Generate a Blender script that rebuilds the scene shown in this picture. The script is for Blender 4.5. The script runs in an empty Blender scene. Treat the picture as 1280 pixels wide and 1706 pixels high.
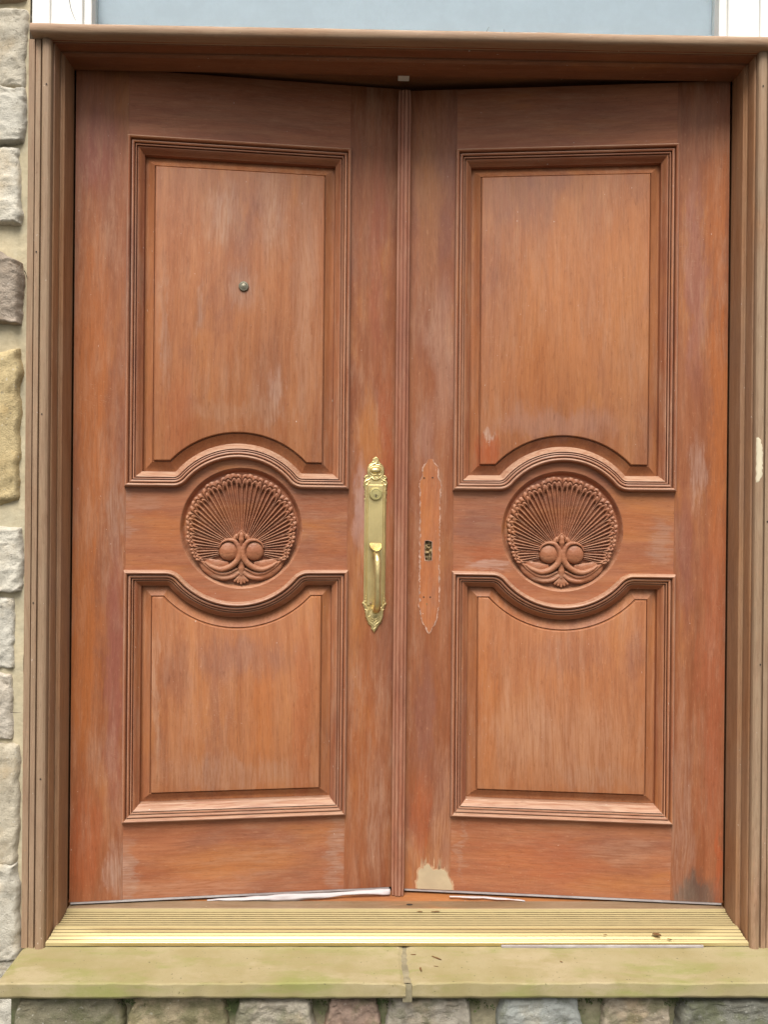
import bpy, math, random
import numpy as np
from mathutils import Vector, Matrix, noise
from mathutils.geometry import tessellate_polygon

# ------------------------------------------------------------------ camera, world, light
scene = bpy.context.scene
COL = scene.collection
random.seed(7)

cam_d = bpy.data.cameras.new('camera')
cam = bpy.data.objects.new('camera', cam_d)
COL.objects.link(cam)
cam_d.sensor_fit = 'HORIZONTAL'
cam_d.sensor_width = 36.0
cam_d.lens = 36.0 * 1380.0 / 1280.0
cam_d.clip_start = 0.05
cam_d.clip_end = 3000
YAW, PITCH, ROLL = 0.0173, -0.0010, 0.0090
fwd = Vector((math.sin(YAW) * math.cos(PITCH), math.cos(YAW) * math.cos(PITCH), math.sin(PITCH)))
right = Vector((math.cos(YAW), -math.sin(YAW), 0))
up = right.cross(fwd)
r2 = math.cos(ROLL) * right + math.sin(ROLL) * up
u2 = -math.sin(ROLL) * right + math.cos(ROLL) * up
rot = Matrix((r2, u2, -fwd)).transposed().to_4x4()
cam.matrix_world = Matrix.Translation((-0.0779, -1.9054, 0.9664)) @ rot
scene.camera = cam

scene.view_settings.view_transform = 'Standard'
scene.view_settings.look = 'None'
scene.view_settings.gamma = 1.0
scene.view_settings.use_curve_mapping = False
scene.view_settings.exposure = 1.66

SUN_EL, SUN_AZ = math.radians(55), math.radians(188)      # azimuth measured from +Y, clockwise
world = bpy.data.worlds.new('World')
scene.world = world
world.use_nodes = True
wn, wl = world.node_tree.nodes, world.node_tree.links
wn.clear()
sky = wn.new('ShaderNodeTexSky')
sky.sky_type = 'NISHITA'
sky.sun_disc = False
sky.sun_elevation = SUN_EL
sky.sun_rotation = SUN_AZ
sky.air_density = 1.0
sky.dust_density = 4.0
sky.ozone_density = 1.0
hsv = wn.new('ShaderNodeHueSaturation')                    # overcast: the cloud layer takes the blue out
hsv.inputs['Saturation'].default_value = 0.06
hsv.inputs['Value'].default_value = 1.0
bg = wn.new('ShaderNodeBackground')
bg.inputs['Strength'].default_value = 0.05
wo = wn.new('ShaderNodeOutputWorld')
wl.new(sky.outputs[0], hsv.inputs['Color'])
wl.new(hsv.outputs[0], bg.inputs['Color'])
wl.new(bg.outputs[0], wo.inputs['Surface'])

sun_d = bpy.data.lights.new('sun', 'SUN')
sun_d.energy = 1.5
sun_d.angle = math.radians(34)
sun_d.color = (1.0, 0.965, 0.91)
sun = bpy.data.objects.new('sun', sun_d)
COL.objects.link(sun)
sd = Vector((math.sin(SUN_AZ) * math.cos(SUN_EL), math.cos(SUN_AZ) * math.cos(SUN_EL), math.sin(SUN_EL)))
sun.rotation_euler = sd.to_track_quat('Z', 'Y').to_euler()
sun.location = (0, -4, 5)

# ------------------------------------------------------------------ helpers: objects
def tag(o, label=None, cat=None, group=None, kind=None):
    if label: o['label'] = label
    if cat: o['category'] = cat
    if group: o['group'] = group
    if kind: o['kind'] = kind
    return o

def empty(name, loc=(0, 0, 0), rz=0.0):
    o = bpy.data.objects.new(name, None)
    o.empty_display_size = 0.1
    o.location = loc
    o.rotation_euler = (0, 0, rz)
    COL.objects.link(o)
    return o

def link_mesh(name, me, mats, parent=None, loc=None, smooth=None):
    for m in (mats if isinstance(mats, (list, tuple)) else [mats]):
        if m is not None: me.materials.append(m)
    if smooth is not None:
        me.polygons.foreach_set('use_smooth', [True] * len(me.polygons))
        if smooth < 179:
            me.set_sharp_from_angle(angle=math.radians(smooth))
    o = bpy.data.objects.new(name, me)
    COL.objects.link(o)
    if parent: o.parent = parent
    if loc: o.location = loc
    return o

class MB:
    """collects vertices and faces, builds one mesh"""
    def __init__(s):
        s.v, s.f, s.m, s.c = [], [], [], []
        s.col = (1, 1, 1)
    def add(s, vs, fs, mi=0):
        b = len(s.v)
        s.v += [tuple(p) for p in vs]
        s.c += [s.col] * len(vs)
        for f in fs:
            s.f.append(tuple(i + b for i in f)); s.m.append(mi)
    def box(s, x0, x1, y0, y1, z0, z1, bev=0.0, mi=0):
        if bev <= 0:
            vs = [(x, y, z) for x in (x0, x1) for y in (y0, y1) for z in (z0, z1)]
            s.add(vs, [(0, 1, 3, 2), (4, 6, 7, 5), (0, 4, 5, 1), (2, 3, 7, 6), (0, 2, 6, 4), (1, 5, 7, 3)], mi)
            return
        b = bev
        vs, idx = [], {}
        for i, x in enumerate((x0, x1)):
            for j, y in enumerate((y0, y1)):
                for k, z in enumerate((z0, z1)):
                    sx, sy, sz = (1, -1)[i], (1, -1)[j], (1, -1)[k]
                    for ax in range(3):
                        p = [x + sx * b, y + sy * b, z + sz * b]
                        p[ax] = (x, y, z)[ax]
                        idx[i, j, k, ax] = len(vs); vs.append(p)
        fs = []
        for ax in range(3):
            o1, o2 = [a for a in range(3) if a != ax]
            for e in (0, 1):
                q = []
                for (a, c) in ((0, 0), (1, 0), (1, 1), (0, 1)):
                    t = [0, 0, 0]; t[ax] = e; t[o1] = a; t[o2] = c
                    q.append(idx[t[0], t[1], t[2], ax])
                fs.append(q)
        for ax in range(3):
            o1, o2 = [a for a in range(3) if a != ax]
            for a in (0, 1):
                for c in (0, 1):
                    t0 = [0, 0, 0]; t1 = [0, 0, 0]
                    t0[o1] = t1[o1] = a; t0[o2] = t1[o2] = c; t1[ax] = 1
                    fs.append([idx[(*t0, o1)], idx[(*t1, o1)], idx[(*t1, o2)], idx[(*t0, o2)]])
        for i in (0, 1):
            for j in (0, 1):
                for k in (0, 1):
                    fs.append([idx[i, j, k, 0], idx[i, j, k, 1], idx[i, j, k, 2]])
        s.add(vs, fs, mi)
    def build(s, name, mats, parent=None, loc=None, smooth=None, color=False, fix=True):
        me = bpy.data.meshes.new(name)
        me.from_pydata(s.v, [], s.f)
        me.polygons.foreach_set('material_index', s.m)
        if color:
            ca = me.color_attributes.new('tone', 'FLOAT_COLOR', 'POINT')
            ca.data.foreach_set('color', [x for c in s.c for x in (*c, 1.0)])
        if fix:
            import bmesh
            bm = bmesh.new(); bm.from_mesh(me)
            bmesh.ops.recalc_face_normals(bm, faces=bm.faces)
            bm.to_mesh(me); bm.free()
        me.update()
        return link_mesh(name, me, mats, parent, loc, smooth)

def slab(mb, outline, holes=(), y0=0.0, th=0.045, mi=0, sx=1, edge=0.0):
    """extrude a polygon given in (u, z) from y0 to y0+th, holes allowed"""
    loops = [outline] + list(holes)
    allp = [p for lp in loops for p in lp]
    tris = tessellate_polygon([[Vector((p[0], p[1], 0)) for p in lp] for lp in loops])
    vs = [(sx * p[0], y0, p[1]) for p in allp] + [(sx * p[0], y0 + th, p[1]) for p in allp]
    n = len(allp)
    fs = [tuple(t) for t in tris] + [tuple(i + n for i in reversed(t)) for t in tris]
    b = 0
    for lp in loops:
        m = len(lp)
        for i in range(m):
            j = (i + 1) % m
            fs.append((b + i, b + j, b + j + n, b + i + n))
        b += m
    mb.add(vs, fs, mi)

def heightfield(name, xs, zs, H, keep, mats, parent=None, loc=None, smooth=179):
    nx, nz = len(xs), len(zs)
    idx = -np.ones((nx, nz), int)
    cell = keep[:-1, :-1] | keep[1:, :-1] | keep[:-1, 1:] | keep[1:, 1:]
    used = np.zeros((nx, nz), bool)
    used[:-1, :-1] |= cell; used[1:, :-1] |= cell; used[:-1, 1:] |= cell; used[1:, 1:] |= cell
    idx[used] = np.arange(used.sum())
    X, Z = np.meshgrid(xs, zs, indexing='ij')
    vs = np.stack([X[used], -H[used], Z[used]], 1)
    ci, cj = np.nonzero(cell)
    fs = np.stack([idx[ci, cj], idx[ci + 1, cj], idx[ci + 1, cj + 1], idx[ci, cj + 1]], 1)
    me = bpy.data.meshes.new(name)
    me.from_pydata(vs.tolist(), [], fs.tolist())
    me.update()
    return link_mesh(name, me, mats, parent, loc, smooth)

def dist_poly(X, Z, pts, rads, n=12):
    """Catmull-Rom through pts; returns (distance, radius at nearest, param)"""
    P = [np.array(p, float) for p in pts]
    R = list(rads)
    P = [2 * P[0] - P[1]] + P + [2 * P[-1] - P[-2]]
    R = [R[0]] + R + [R[-1]]
    c = []
    for i in range(1, len(P) - 2):
        for t in np.linspace(0, 1, n, endpoint=(i == len(P) - 3)):
            q = 0.5 * ((2 * P[i]) + (-P[i - 1] + P[i + 1]) * t + (2 * P[i - 1] - 5 * P[i] + 4 * P[i + 1] - P[i + 2]) * t * t
                       + (-P[i - 1] + 3 * P[i] - 3 * P[i + 1] + P[i + 2]) * t ** 3)
            c.append((q[0], q[1], R[i] * (1 - t) + R[i + 1] * t))
    best = np.full(X.shape, 1e9); rad = np.full(X.shape, 1e-4)
    for (ax, az, ar), (bx, bz, br) in zip(c[:-1], c[1:]):
        dx, dz = bx - ax, bz - az
        L = dx * dx + dz * dz + 1e-14
        t = np.clip(((X - ax) * dx + (Z - az) * dz) / L, 0, 1)
        d = np.hypot(X - ax - t * dx, Z - az - t * dz)
        r = ar + (br - ar) * t
        m = d / r < best / rad
        best = np.where(m, d, best); rad = np.where(m, r, rad)
    return best, rad

def tube_h(X, Z, pts, rads, gain=1.0):
    d, r = dist_poly(X, Z, pts, rads)
    q = np.clip(1 - (d / r) ** 2, 0, 1)
    return np.sqrt(q) * r * gain, d < r

def vnoise(X, Z, s, seed=0):
    """cheap smooth value noise on numpy arrays"""
    rs = np.random.RandomState(seed)
    T = rs.rand(64, 64)
    x = X * s + 17.3; z = Z * s + 9.1
    xi = np.floor(x).astype(int); zi = np.floor(z).astype(int)
    fx = x - xi; fz = z - zi
    fx = fx * fx * (3 - 2 * fx); fz = fz * fz * (3 - 2 * fz)
    g = lambda a, b: T[a % 64, b % 64]
    return (g(xi, zi) * (1 - fx) + g(xi + 1, zi) * fx) * (1 - fz) + (g(xi, zi + 1) * (1 - fx) + g(xi + 1, zi + 1) * fx) * fz

# ------------------------------------------------------------------ helpers: materials
class NT:
    def __init__(s, name):
        s.mat = bpy.data.materials.new(name)
        s.mat.use_nodes = True
        s.t = s.mat.node_tree
        s.n, s.l = s.t.nodes, s.t.links
        s.bsdf = s.n['Principled BSDF']
        s.tc = s.n.new('ShaderNodeTexCoord')
    def _in(s, sock, v):
        if v is None: return
        if isinstance(v, bpy.types.NodeSocket): s.l.new(v, sock)
        else:
            if isinstance(v, (tuple, list)) and len(v) == 3 and len(sock.default_value) == 4: v = (*v, 1)
            sock.default_value = v
    def noise(s, vec, scale=5, detail=3, rough=0.5, dist=0.0):
        n = s.n.new('ShaderNodeTexNoise')
        s._in(n.inputs['Vector'], vec)
        n.inputs['Scale'].default_value = scale
        n.inputs['Detail'].default_value = detail
        n.inputs['Roughness'].default_value = rough
        n.inputs['Distortion'].default_value = dist
        return n
    def vm(s, op, a, b=None):
        n = s.n.new('ShaderNodeVectorMath'); n.operation = op
        s._in(n.inputs[0], a); s._in(n.inputs[1], b)
        return n.outputs['Value'] if op in ('LENGTH', 'DOT_PRODUCT') else n.outputs[0]
    def m(s, op, a, b=None, c=None, clamp=False):
        n = s.n.new('ShaderNodeMath'); n.operation = op; n.use_clamp = clamp
        s._in(n.inputs[0], a); s._in(n.inputs[1], b)
        if c is not None: s._in(n.inputs[2], c)
        return n.outputs[0]
    def mr(s, v, a, b, c=0.0, d=1.0, smooth=True):
        n = s.n.new('ShaderNodeMapRange')
        n.interpolation_type = 'SMOOTHSTEP' if smooth else 'LINEAR'
        s._in(n.inputs['Value'], v)
        n.inputs['From Min'].default_value = a; n.inputs['From Max'].default_value = b
        n.inputs['To Min'].default_value = c; n.inputs['To Max'].default_value = d
        return n.outputs['Result']
    def mix(s, f, a, b, blend='MIX'):
        n = s.n.new('ShaderNodeMix'); n.data_type = 'RGBA'; n.blend_type = blend
        s._in(n.inputs['Factor'], f); s._in(n.inputs[6], a); s._in(n.inputs[7], b)
        return n.outputs[2]
    def ramp(s, f, stops):
        n = s.n.new('ShaderNodeValToRGB')
        e = n.color_ramp.elements
        while len(e) < len(stops): e.new(0.5)
        for i, (p, c) in enumerate(stops):
            e[i].position = p; e[i].color = (*c, 1)
        s._in(n.inputs[0], f)
        return n.outputs[0]
    def bump(s, h, strength=0.3, dist=0.002, prev=None):
        n = s.n.new('ShaderNodeBump')
        n.inputs['Strength'].default_value = strength
        n.inputs['Distance'].default_value = dist
        s._in(n.inputs['Height'], h)
        if prev is not None: s._in(n.inputs['Normal'], prev)
        return n.outputs[0]
    def out(s, col, rough=0.6, spec=0.4, metal=0.0, normal=None):
        s._in(s.bsdf.inputs['Base Color'], col)
        s._in(s.bsdf.inputs['Roughness'], rough)
        s._in(s.bsdf.inputs['Specular IOR Level'], spec)
        s._in(s.bsdf.inputs['Metallic'], metal)
        if normal is not None: s._in(s.bsdf.inputs['Normal'], normal)
        return s.mat

ORANGE = (0.39, 0.125, 0.034)
RUST = (0.31, 0.075, 0.026)
PURPLE = (0.19, 0.078, 0.058)
PALE = (0.42, 0.265, 0.19)
GREY = (0.34, 0.27, 0.235)
WHITE = (0.62, 0.55, 0.52)
GOLDEN = (0.42, 0.17, 0.055)

def wood(name, axis, base=(0.315, 0.112, 0.055), lo=(0.22, 0.072, 0.040), hi=(0.40, 0.175, 0.095),
         stains_and_shade=(), sgn=1, pale=0.5, upwear=0.0, greyness=0.0, seed=0.0, rough=0.5, fig=0.5, bm=0.55):
    t = NT(name)
    oc = t.tc.outputs['Object']
    off = t.vm('ADD', oc, (seed * 3.17, seed * 1.3, seed * 2.11))
    warp = t.noise(off, 2.2, 2).outputs['Color']
    warp = t.vm('MULTIPLY', t.vm('SUBTRACT', warp, (0.5, 0.5, 0.5)), (0.05, 0.05, 0.05))
    wv = t.vm('ADD', off, warp)
    L = 1.0
    def stretch(a, along):
        return {'z': (a, a, along), 'x': (along, a, a)}[axis]
    g1 = t.noise(t.vm('MULTIPLY', wv, stretch(38, 2.6)), 1, 5, 0.6).outputs['Fac']      # broad streaks
    g2 = t.noise(t.vm('MULTIPLY', wv, stretch(260, 10)), 1, 4, 0.65).outputs['Fac']      # grain
    g3 = t.noise(t.vm('MULTIPLY', off, stretch(700, 45)), 1, 2, 0.6).outputs['Fac']      # pores
    blot = t.noise(t.vm('MULTIPLY', off, stretch(5.5, 2.2)), 1, 5, 0.62, 0.6).outputs['Fac']
    blot2 = t.noise(t.vm('MULTIPLY', t.vm('ADD', off, (5.2, 1.1, 3.3)), stretch(9, 2.6)), 1, 4, 0.6, 0.5).outputs['Fac']
    # cathedral figure
    fv = t.vm('ADD', t.vm('MULTIPLY', off, stretch(5.0, 0.8)), t.vm('MULTIPLY', t.noise(off, 1.6, 2).outputs['Color'], (1.6, 1.6, 1.6)))
    rings = t.n.new('ShaderNodeTexWave'); rings.wave_type = 'BANDS'
    rings.bands_direction = {'z': 'X', 'x': 'Z'}[axis]
    rings.inputs['Scale'].default_value = 2.2
    rings.inputs['Distortion'].default_value = 5.0
    rings.inputs['Detail'].default_value = 3
    rings.inputs['Detail Scale'].default_value = 1.2
    t._in(rings.inputs['Vector'], fv)
    c = t.mix(t.mr(g1, 0.3, 0.7), lo, hi)
    c = t.mix(bm, c, base)
    c = t.mix(t.m('MULTIPLY', t.mr(blot, 0.50, 0.72), 0.65), c, PURPLE)
    c = t.mix(t.m('MULTIPLY', t.mr(blot2, 0.52, 0.75), 0.55), c, GOLDEN)
    c = t.mix(t.m('MULTIPLY', t.mr(rings.outputs['Fac'], 0.35, 0.9), 0.16 * fig), c, lo)
    # stain spots and the painted top-rail shade, each with its own place
    if stains_and_shade:
        sw = t.noise(t.vm('MULTIPLY', off, stretch(22, 7)), 1, 6, 0.7).outputs['Color']
        sw = t.vm('MULTIPLY', t.vm('SUBTRACT', sw, (0.5, 0.5, 0.5)), {'z': (0.10, 0, 0.18), 'x': (0.18, 0, 0.10)}[axis])
        sc = t.vm('ADD', oc, sw)
        for (u, z, ru, rz, colr_, st) in stains_and_shade:
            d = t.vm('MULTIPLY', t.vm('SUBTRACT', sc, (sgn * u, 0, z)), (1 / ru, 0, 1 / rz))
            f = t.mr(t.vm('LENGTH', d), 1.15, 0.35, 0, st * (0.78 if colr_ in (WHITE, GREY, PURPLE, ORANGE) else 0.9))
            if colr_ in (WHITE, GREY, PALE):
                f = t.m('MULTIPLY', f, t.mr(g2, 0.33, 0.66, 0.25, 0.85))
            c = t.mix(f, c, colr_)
    # washed-out, bleached streaks
    pb = t.noise(t.vm('MULTIPLY', t.vm('ADD', off, (1.7, 2.9, 0.4)), stretch(55, 8)), 1, 6, 0.72).outputs['Fac']
    pb2 = t.noise(t.vm('ADD', off, (4.4, 0.2, 7.7)), 3.4, 3).outputs['Fac']
    pf = t.m('MULTIPLY', t.mr(pb, 0.40, 0.75), t.mr(pb2, 0.35, 0.65, 0.2, 1))
    c = t.mix(t.m('MULTIPLY', pf, pale), c, PALE)
    if greyness: c = t.mix(t.m('MULTIPLY', t.mr(blot, 0.25, 0.6), greyness), c, (0.30, 0.22, 0.155))
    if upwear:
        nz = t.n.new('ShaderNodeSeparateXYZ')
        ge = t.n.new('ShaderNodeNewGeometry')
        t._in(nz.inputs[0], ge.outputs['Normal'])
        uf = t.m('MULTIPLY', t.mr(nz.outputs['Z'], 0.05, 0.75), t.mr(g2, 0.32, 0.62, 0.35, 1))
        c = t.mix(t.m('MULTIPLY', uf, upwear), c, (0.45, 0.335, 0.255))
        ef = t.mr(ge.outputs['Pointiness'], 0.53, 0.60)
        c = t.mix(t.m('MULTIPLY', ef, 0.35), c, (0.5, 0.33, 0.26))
    # crisp weathering mottle and scratches
    mt = t.noise(t.vm('MULTIPLY', off, stretch(150, 38)), 1, 8, 0.78, 0.4).outputs['Fac']
    c = t.mix(t.m('MULTIPLY', t.mr(mt, 0.54, 0.70), 0.52), c, t.mix(1.0, c, (0.50, 0.42, 0.38), 'MULTIPLY'))
    c = t.mix(t.m('MULTIPLY', t.mr(mt, 0.45, 0.30), 0.38), c, (0.47, 0.25, 0.15))
    sv = t.vm('MULTIPLY', t.vm('ADD', off, t.vm('MULTIPLY', t.noise(off, 3, 1).outputs['Color'], (0.25, 0.25, 0.25))), (90, 90, 26) if axis == 'x' else (26, 90, 90))
    sc_ = t.noise(sv, 1, 2, 0.5).outputs['Fac']
    line = t.m('MULTIPLY', t.mr(t.m('ABSOLUTE', t.m('SUBTRACT', sc_, 0.5)), 0.006, 0.0), t.mr(t.noise(off, 7, 2).outputs['Fac'], 0.56, 0.68))
    c = t.mix(t.m('MULTIPLY', line, 0.45), c, PALE)
    # grain darkening and lightening
    c = t.mix(t.m('MULTIPLY', t.mr(g2, 0.60, 0.34), 0.22), c, (0.12, 0.046, 0.022))
    c = t.mix(t.m('MULTIPLY', t.mr(g3, 0.60, 0.78), 0.35), c, (0.08, 0.03, 0.018))
    c = t.mix(t.m('MULTIPLY', t.mr(g3, 0.40, 0.25), 0.22), c, PALE)
    ck = t.noise(t.vm('MULTIPLY', off, stretch(300, 9)), 1, 4, 0.7, 0.3).outputs['Fac']
    c = t.mix(t.m('MULTIPLY', t.mr(ck, 0.66, 0.74), 0.4), c, (0.07, 0.028, 0.016))
    # specks of lost finish
    sp = t.noise(t.vm('MULTIPLY', off, stretch(210, 90)), 1, 2, 0.5).outputs['Fac']
    c = t.mix(t.m('MULTIPLY', t.mr(sp, 0.73, 0.79), t.mr(pb2, 0.35, 0.6, 0.1, 0.85)), c, WHITE)
    c = t.mix(1.0, c, (0.94, 0.90, 0.82), 'MULTIPLY')
    hgt = t.m('ADD', t.m('MULTIPLY', g2, 0.6), t.m('MULTIPLY', g3, 0.5))
    nrm = t.bump(hgt, 0.35, 0.0009)
    nrm = t.bump(blot, 0.12, 0.008, nrm)
    rg = t.m('ADD', t.mr(pf, 0, 1, rough - 0.06, rough + 0.22), t.m('MULTIPLY', t.m('SUBTRACT', blot2, 0.5), 0.3))
    return t.out(c, rg, 0.2, 0.0, nrm)

# stain spots, painted shade under the head last: (distance from the hinge, height, half width, half height, colour, strength)
ST_L = [
    (0.045, 1.30, 0.050, 0.50, ORANGE, 0.75), (0.030, 0.62, 0.045, 0.42, ORANGE, 0.8), (0.035, 0.15, 0.05, 0.16, RUST, 0.6),
    (0.055, 1.83, 0.06, 0.12, (0.20, 0.055, 0.045), 0.7), (0.105, 0.55, 0.030, 0.40, (0.22, 0.075, 0.065), 0.7),
    (0.105, 0.98, 0.025, 0.16, GREY, 0.5), (0.135, 0.07, 0.030, 0.10, GREY, 0.75), (0.105, 0.09, 0.02, 0.07, WHITE, 0.35), (0.645, 0.10, 0.025, 0.13, GREY, 0.65),
    (0.355, 1.70, 0.045, 0.10, GREY, 0.6), (0.475, 1.70, 0.05, 0.14, GREY, 0.5), (0.405, 1.515, 0.055, 0.07, GREY, 0.55),
    (0.215, 1.40, 0.015, 0.18, GREY, 0.5), (0.295, 1.47, 0.015, 0.09, GREY, 0.5), (0.49, 1.26, 0.022, 0.08, WHITE, 0.45), (0.47, 1.30, 0.05, 0.2, PURPLE, 0.4),
    (0.56, 1.50, 0.04, 0.35, GREY, 0.35), (0.25, 1.20, 0.05, 0.12, RUST, 0.4), (0.40, 1.21, 0.16, 0.03, PALE, 0.35),
    (0.43, 0.60, 0.14, 0.06, (0.21, 0.10, 0.08), 0.55), (0.26, 0.57, 0.04, 0.1, PURPLE, 0.5), (0.46, 0.45, 0.035, 0.25, ORANGE, 0.5), (0.34, 0.45, 0.02, 0.3, PURPLE, 0.4),
    (0.56, 0.42, 0.03, 0.28, RUST, 0.35), (0.40, 0.31, 0.22, 0.045, GREY, 0.40), (0.205, 0.5, 0.012, 0.25, PALE, 0.6),
    (0.21, 0.91, 0.07, 0.06, ORANGE, 0.45), (0.61, 0.90, 0.06, 0.05, ORANGE, 0.4), (0.17, 0.98, 0.06, 0.03, GREY, 0.3),
    (0.74, 1.60, 0.03, 0.32, (0.25, 0.07, 0.045), 0.5), (0.765, 1.10, 0.03, 0.25, RUST, 0.6), (0.72, 1.16, 0.04, 0.12, GOLDEN, 0.6),
    (0.705, 0.99, 0.02, 0.14, (0.40, 0.26, 0.25), 0.6), (0.72, 0.42, 0.05, 0.30, ORANGE, 0.35), (0.75, 0.20, 0.03, 0.2, GREY, 0.35),
    (0.40, 0.09, 0.22, 0.05, GOLDEN, 0.5), (0.30, 0.03, 0.22, 0.02, PALE, 0.3), (0.42, 1.95, 0.3, 0.05, (0.16, 0.06, 0.035), 0.35)]  # last entry: shade under the head, painted onto the top rail
ST_R = [
    (0.025, 1.25, 0.028, 0.55, ORANGE, 0.75), (0.03, 1.72, 0.04, 0.2, ORANGE, 0.55), (0.085, 1.55, 0.028, 0.32, (0.24, 0.10, 0.09), 0.65), (0.075, 1.05, 0.02, 0.12, WHITE, 0.3),
    (0.10, 0.85, 0.028, 0.22, (0.20, 0.07, 0.055), 0.65), (0.03, 0.55, 0.04, 0.5, (0.34, 0.10, 0.05), 0.55), (0.012, 0.08, 0.012, 0.15, (0.38, 0.085, 0.03), 0.6),
    (0.060, 0.035, 0.062, 0.055, (0.075, 0.06, 0.055), 0.88), (0.095, 0.02, 0.03, 0.05, (0.11, 0.085, 0.07), 0.6), (0.10, 0.22, 0.03, 0.25, GREY, 0.4),
    (0.36, 1.50, 0.22, 0.34, (0.41, 0.165, 0.065), 0.62), (0.24, 1.35, 0.06, 0.4, (0.40, 0.18, 0.08), 0.4), (0.53, 1.75, 0.07, 0.07, PURPLE, 0.45), (0.42, 1.19, 0.18, 0.05, (0.36, 0.2, 0.16), 0.55),
    (0.585, 1.12, 0.035, 0.05, (0.36, 0.085, 0.03), 0.85), (0.585, 1.165, 0.012, 0.02, WHITE, 0.6), (0.48, 1.30, 0.08, 0.12, ORANGE, 0.3),
    (0.70, 1.35, 0.040, 0.22, (0.34, 0.20, 0.155), 0.45), (0.73, 1.72, 0.035, 0.25, (0.31, 0.13, 0.055), 0.6), (0.745, 1.15, 0.03, 0.12, (0.36, 0.22, 0.19), 0.3),
    (0.61, 0.93, 0.07, 0.055, PURPLE, 0.85), (0.59, 0.86, 0.05, 0.03, RUST, 0.5), (0.58, 0.83, 0.08, 0.015, WHITE, 0.4), (0.23, 0.94, 0.05, 0.05, ORANGE, 0.4), (0.16, 0.90, 0.03, 0.06, GREY, 0.5),
    (0.74, 0.45, 0.035, 0.18, (0.20, 0.08, 0.06), 0.75), (0.745, 0.20, 0.03, 0.13, RUST, 0.6), (0.69, 0.22, 0.03, 0.2, PALE, 0.4),
    (0.585, 0.50, 0.03, 0.25, ORANGE, 0.5), (0.50, 0.42, 0.10, 0.12, PALE, 0.4), (0.36, 0.40, 0.16, 0.12, PALE, 0.38), (0.32, 0.31, 0.14, 0.04, GREY, 0.3), (0.38, 0.62, 0.12, 0.06, PURPLE, 0.35),
    (0.45, 0.10, 0.2, 0.07, (0.36, 0.11, 0.05), 0.55), (0.25, 0.13, 0.12, 0.03, PALE, 0.4), (0.645, 0.12, 0.012, 0.10, GREY, 0.4),
    (0.40, 1.95, 0.36, 0.05, (0.16, 0.065, 0.04), 0.35)]  # shade below the head painted along this top rail too

M = {}
for s_, sg, st in (('left', 1, ST_L), ('right', -1, ST_R)):
    sd_ = 0.0 if sg > 0 else 4.0
    M['v_' + s_] = wood('wood_upright_' + s_, 'z', base=(0.240, 0.080, 0.034), lo=(0.18, 0.056, 0.027), hi=(0.345, 0.145, 0.075), stains_and_shade=st, sgn=sg, seed=sd_, pale=0.42)
    M['h_' + s_] = wood('wood_crosswise_' + s_, 'x', stains_and_shade=st, sgn=sg, seed=sd_ + 1, pale=0.40)
    M['p_' + s_] = wood('panel_wood_' + s_, 'z', base=(0.335, 0.128, 0.056), lo=(0.26, 0.092, 0.042), hi=(0.42, 0.19, 0.095), stains_and_shade=st, sgn=sg, seed=sd_ + 6, pale=0.36)
    M['mv_' + s_] = wood('moulding_upright_' + s_, 'z', stains_and_shade=(), sgn=sg, seed=sd_ + 2, pale=0.55, upwear=0.35, hi=(0.42, 0.2, 0.11))
    M['mh_' + s_] = wood('moulding_crosswise_' + s_, 'x', stains_and_shade=(), sgn=sg, seed=sd_ + 2.5, pale=0.45, upwear=0.6)
M['carve'] = wood('carved_wood', 'x', base=(0.30, 0.115, 0.062), seed=9, pale=0.5, upwear=0.25, fig=0.2)
M['jamb'] = wood('weathered_jamb_wood', 'z', base=(0.29, 0.185, 0.12), lo=(0.19, 0.115, 0.07), hi=(0.35, 0.255, 0.175), seed=12, pale=0.75, greyness=0.75, rough=0.62, fig=0.3, bm=0.2)
M['jamb_in'] = wood('reveal_wood', 'z', base=(0.32, 0.15, 0.07), lo=(0.23, 0.105, 0.05), hi=(0.38, 0.21, 0.115), seed=13, pale=0.45, greyness=0.4, rough=0.6, fig=0.3, bm=0.25)
M['head'] = wood('head_wood', 'x', base=(0.25, 0.10, 0.05), lo=(0.19, 0.075, 0.038), hi=(0.30, 0.13, 0.07), seed=15, pale=0.25, fig=0.2)
M['cap'] = wood('bleached_cap_wood', 'x', base=(0.38, 0.26, 0.18), lo=(0.30, 0.17, 0.11), hi=(0.50, 0.37, 0.27), seed=16, pale=0.75, greyness=0.5, upwear=0.6, rough=0.65, fig=0.2)
M['astragal'] = wood('astragal_wood', 'z', base=(0.28, 0.10, 0.06), seed=17, pale=0.6, upwear=0.2, hi=(0.38, 0.19, 0.13))
M['sill_orange'] = wood('sheltered_sill_wood', 'x', base=(0.36, 0.14, 0.05), lo=(0.29, 0.105, 0.035), hi=(0.40, 0.17, 0.065), seed=18, pale=0.15, fig=0.2)
M['sill_brown'] = wood('weathered_sill_wood', 'x', base=(0.19, 0.13, 0.075), lo=(0.15, 0.095, 0.055), hi=(0.24, 0.17, 0.10), seed=19, pale=0.25, greyness=0.6, fig=0.1)

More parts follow.
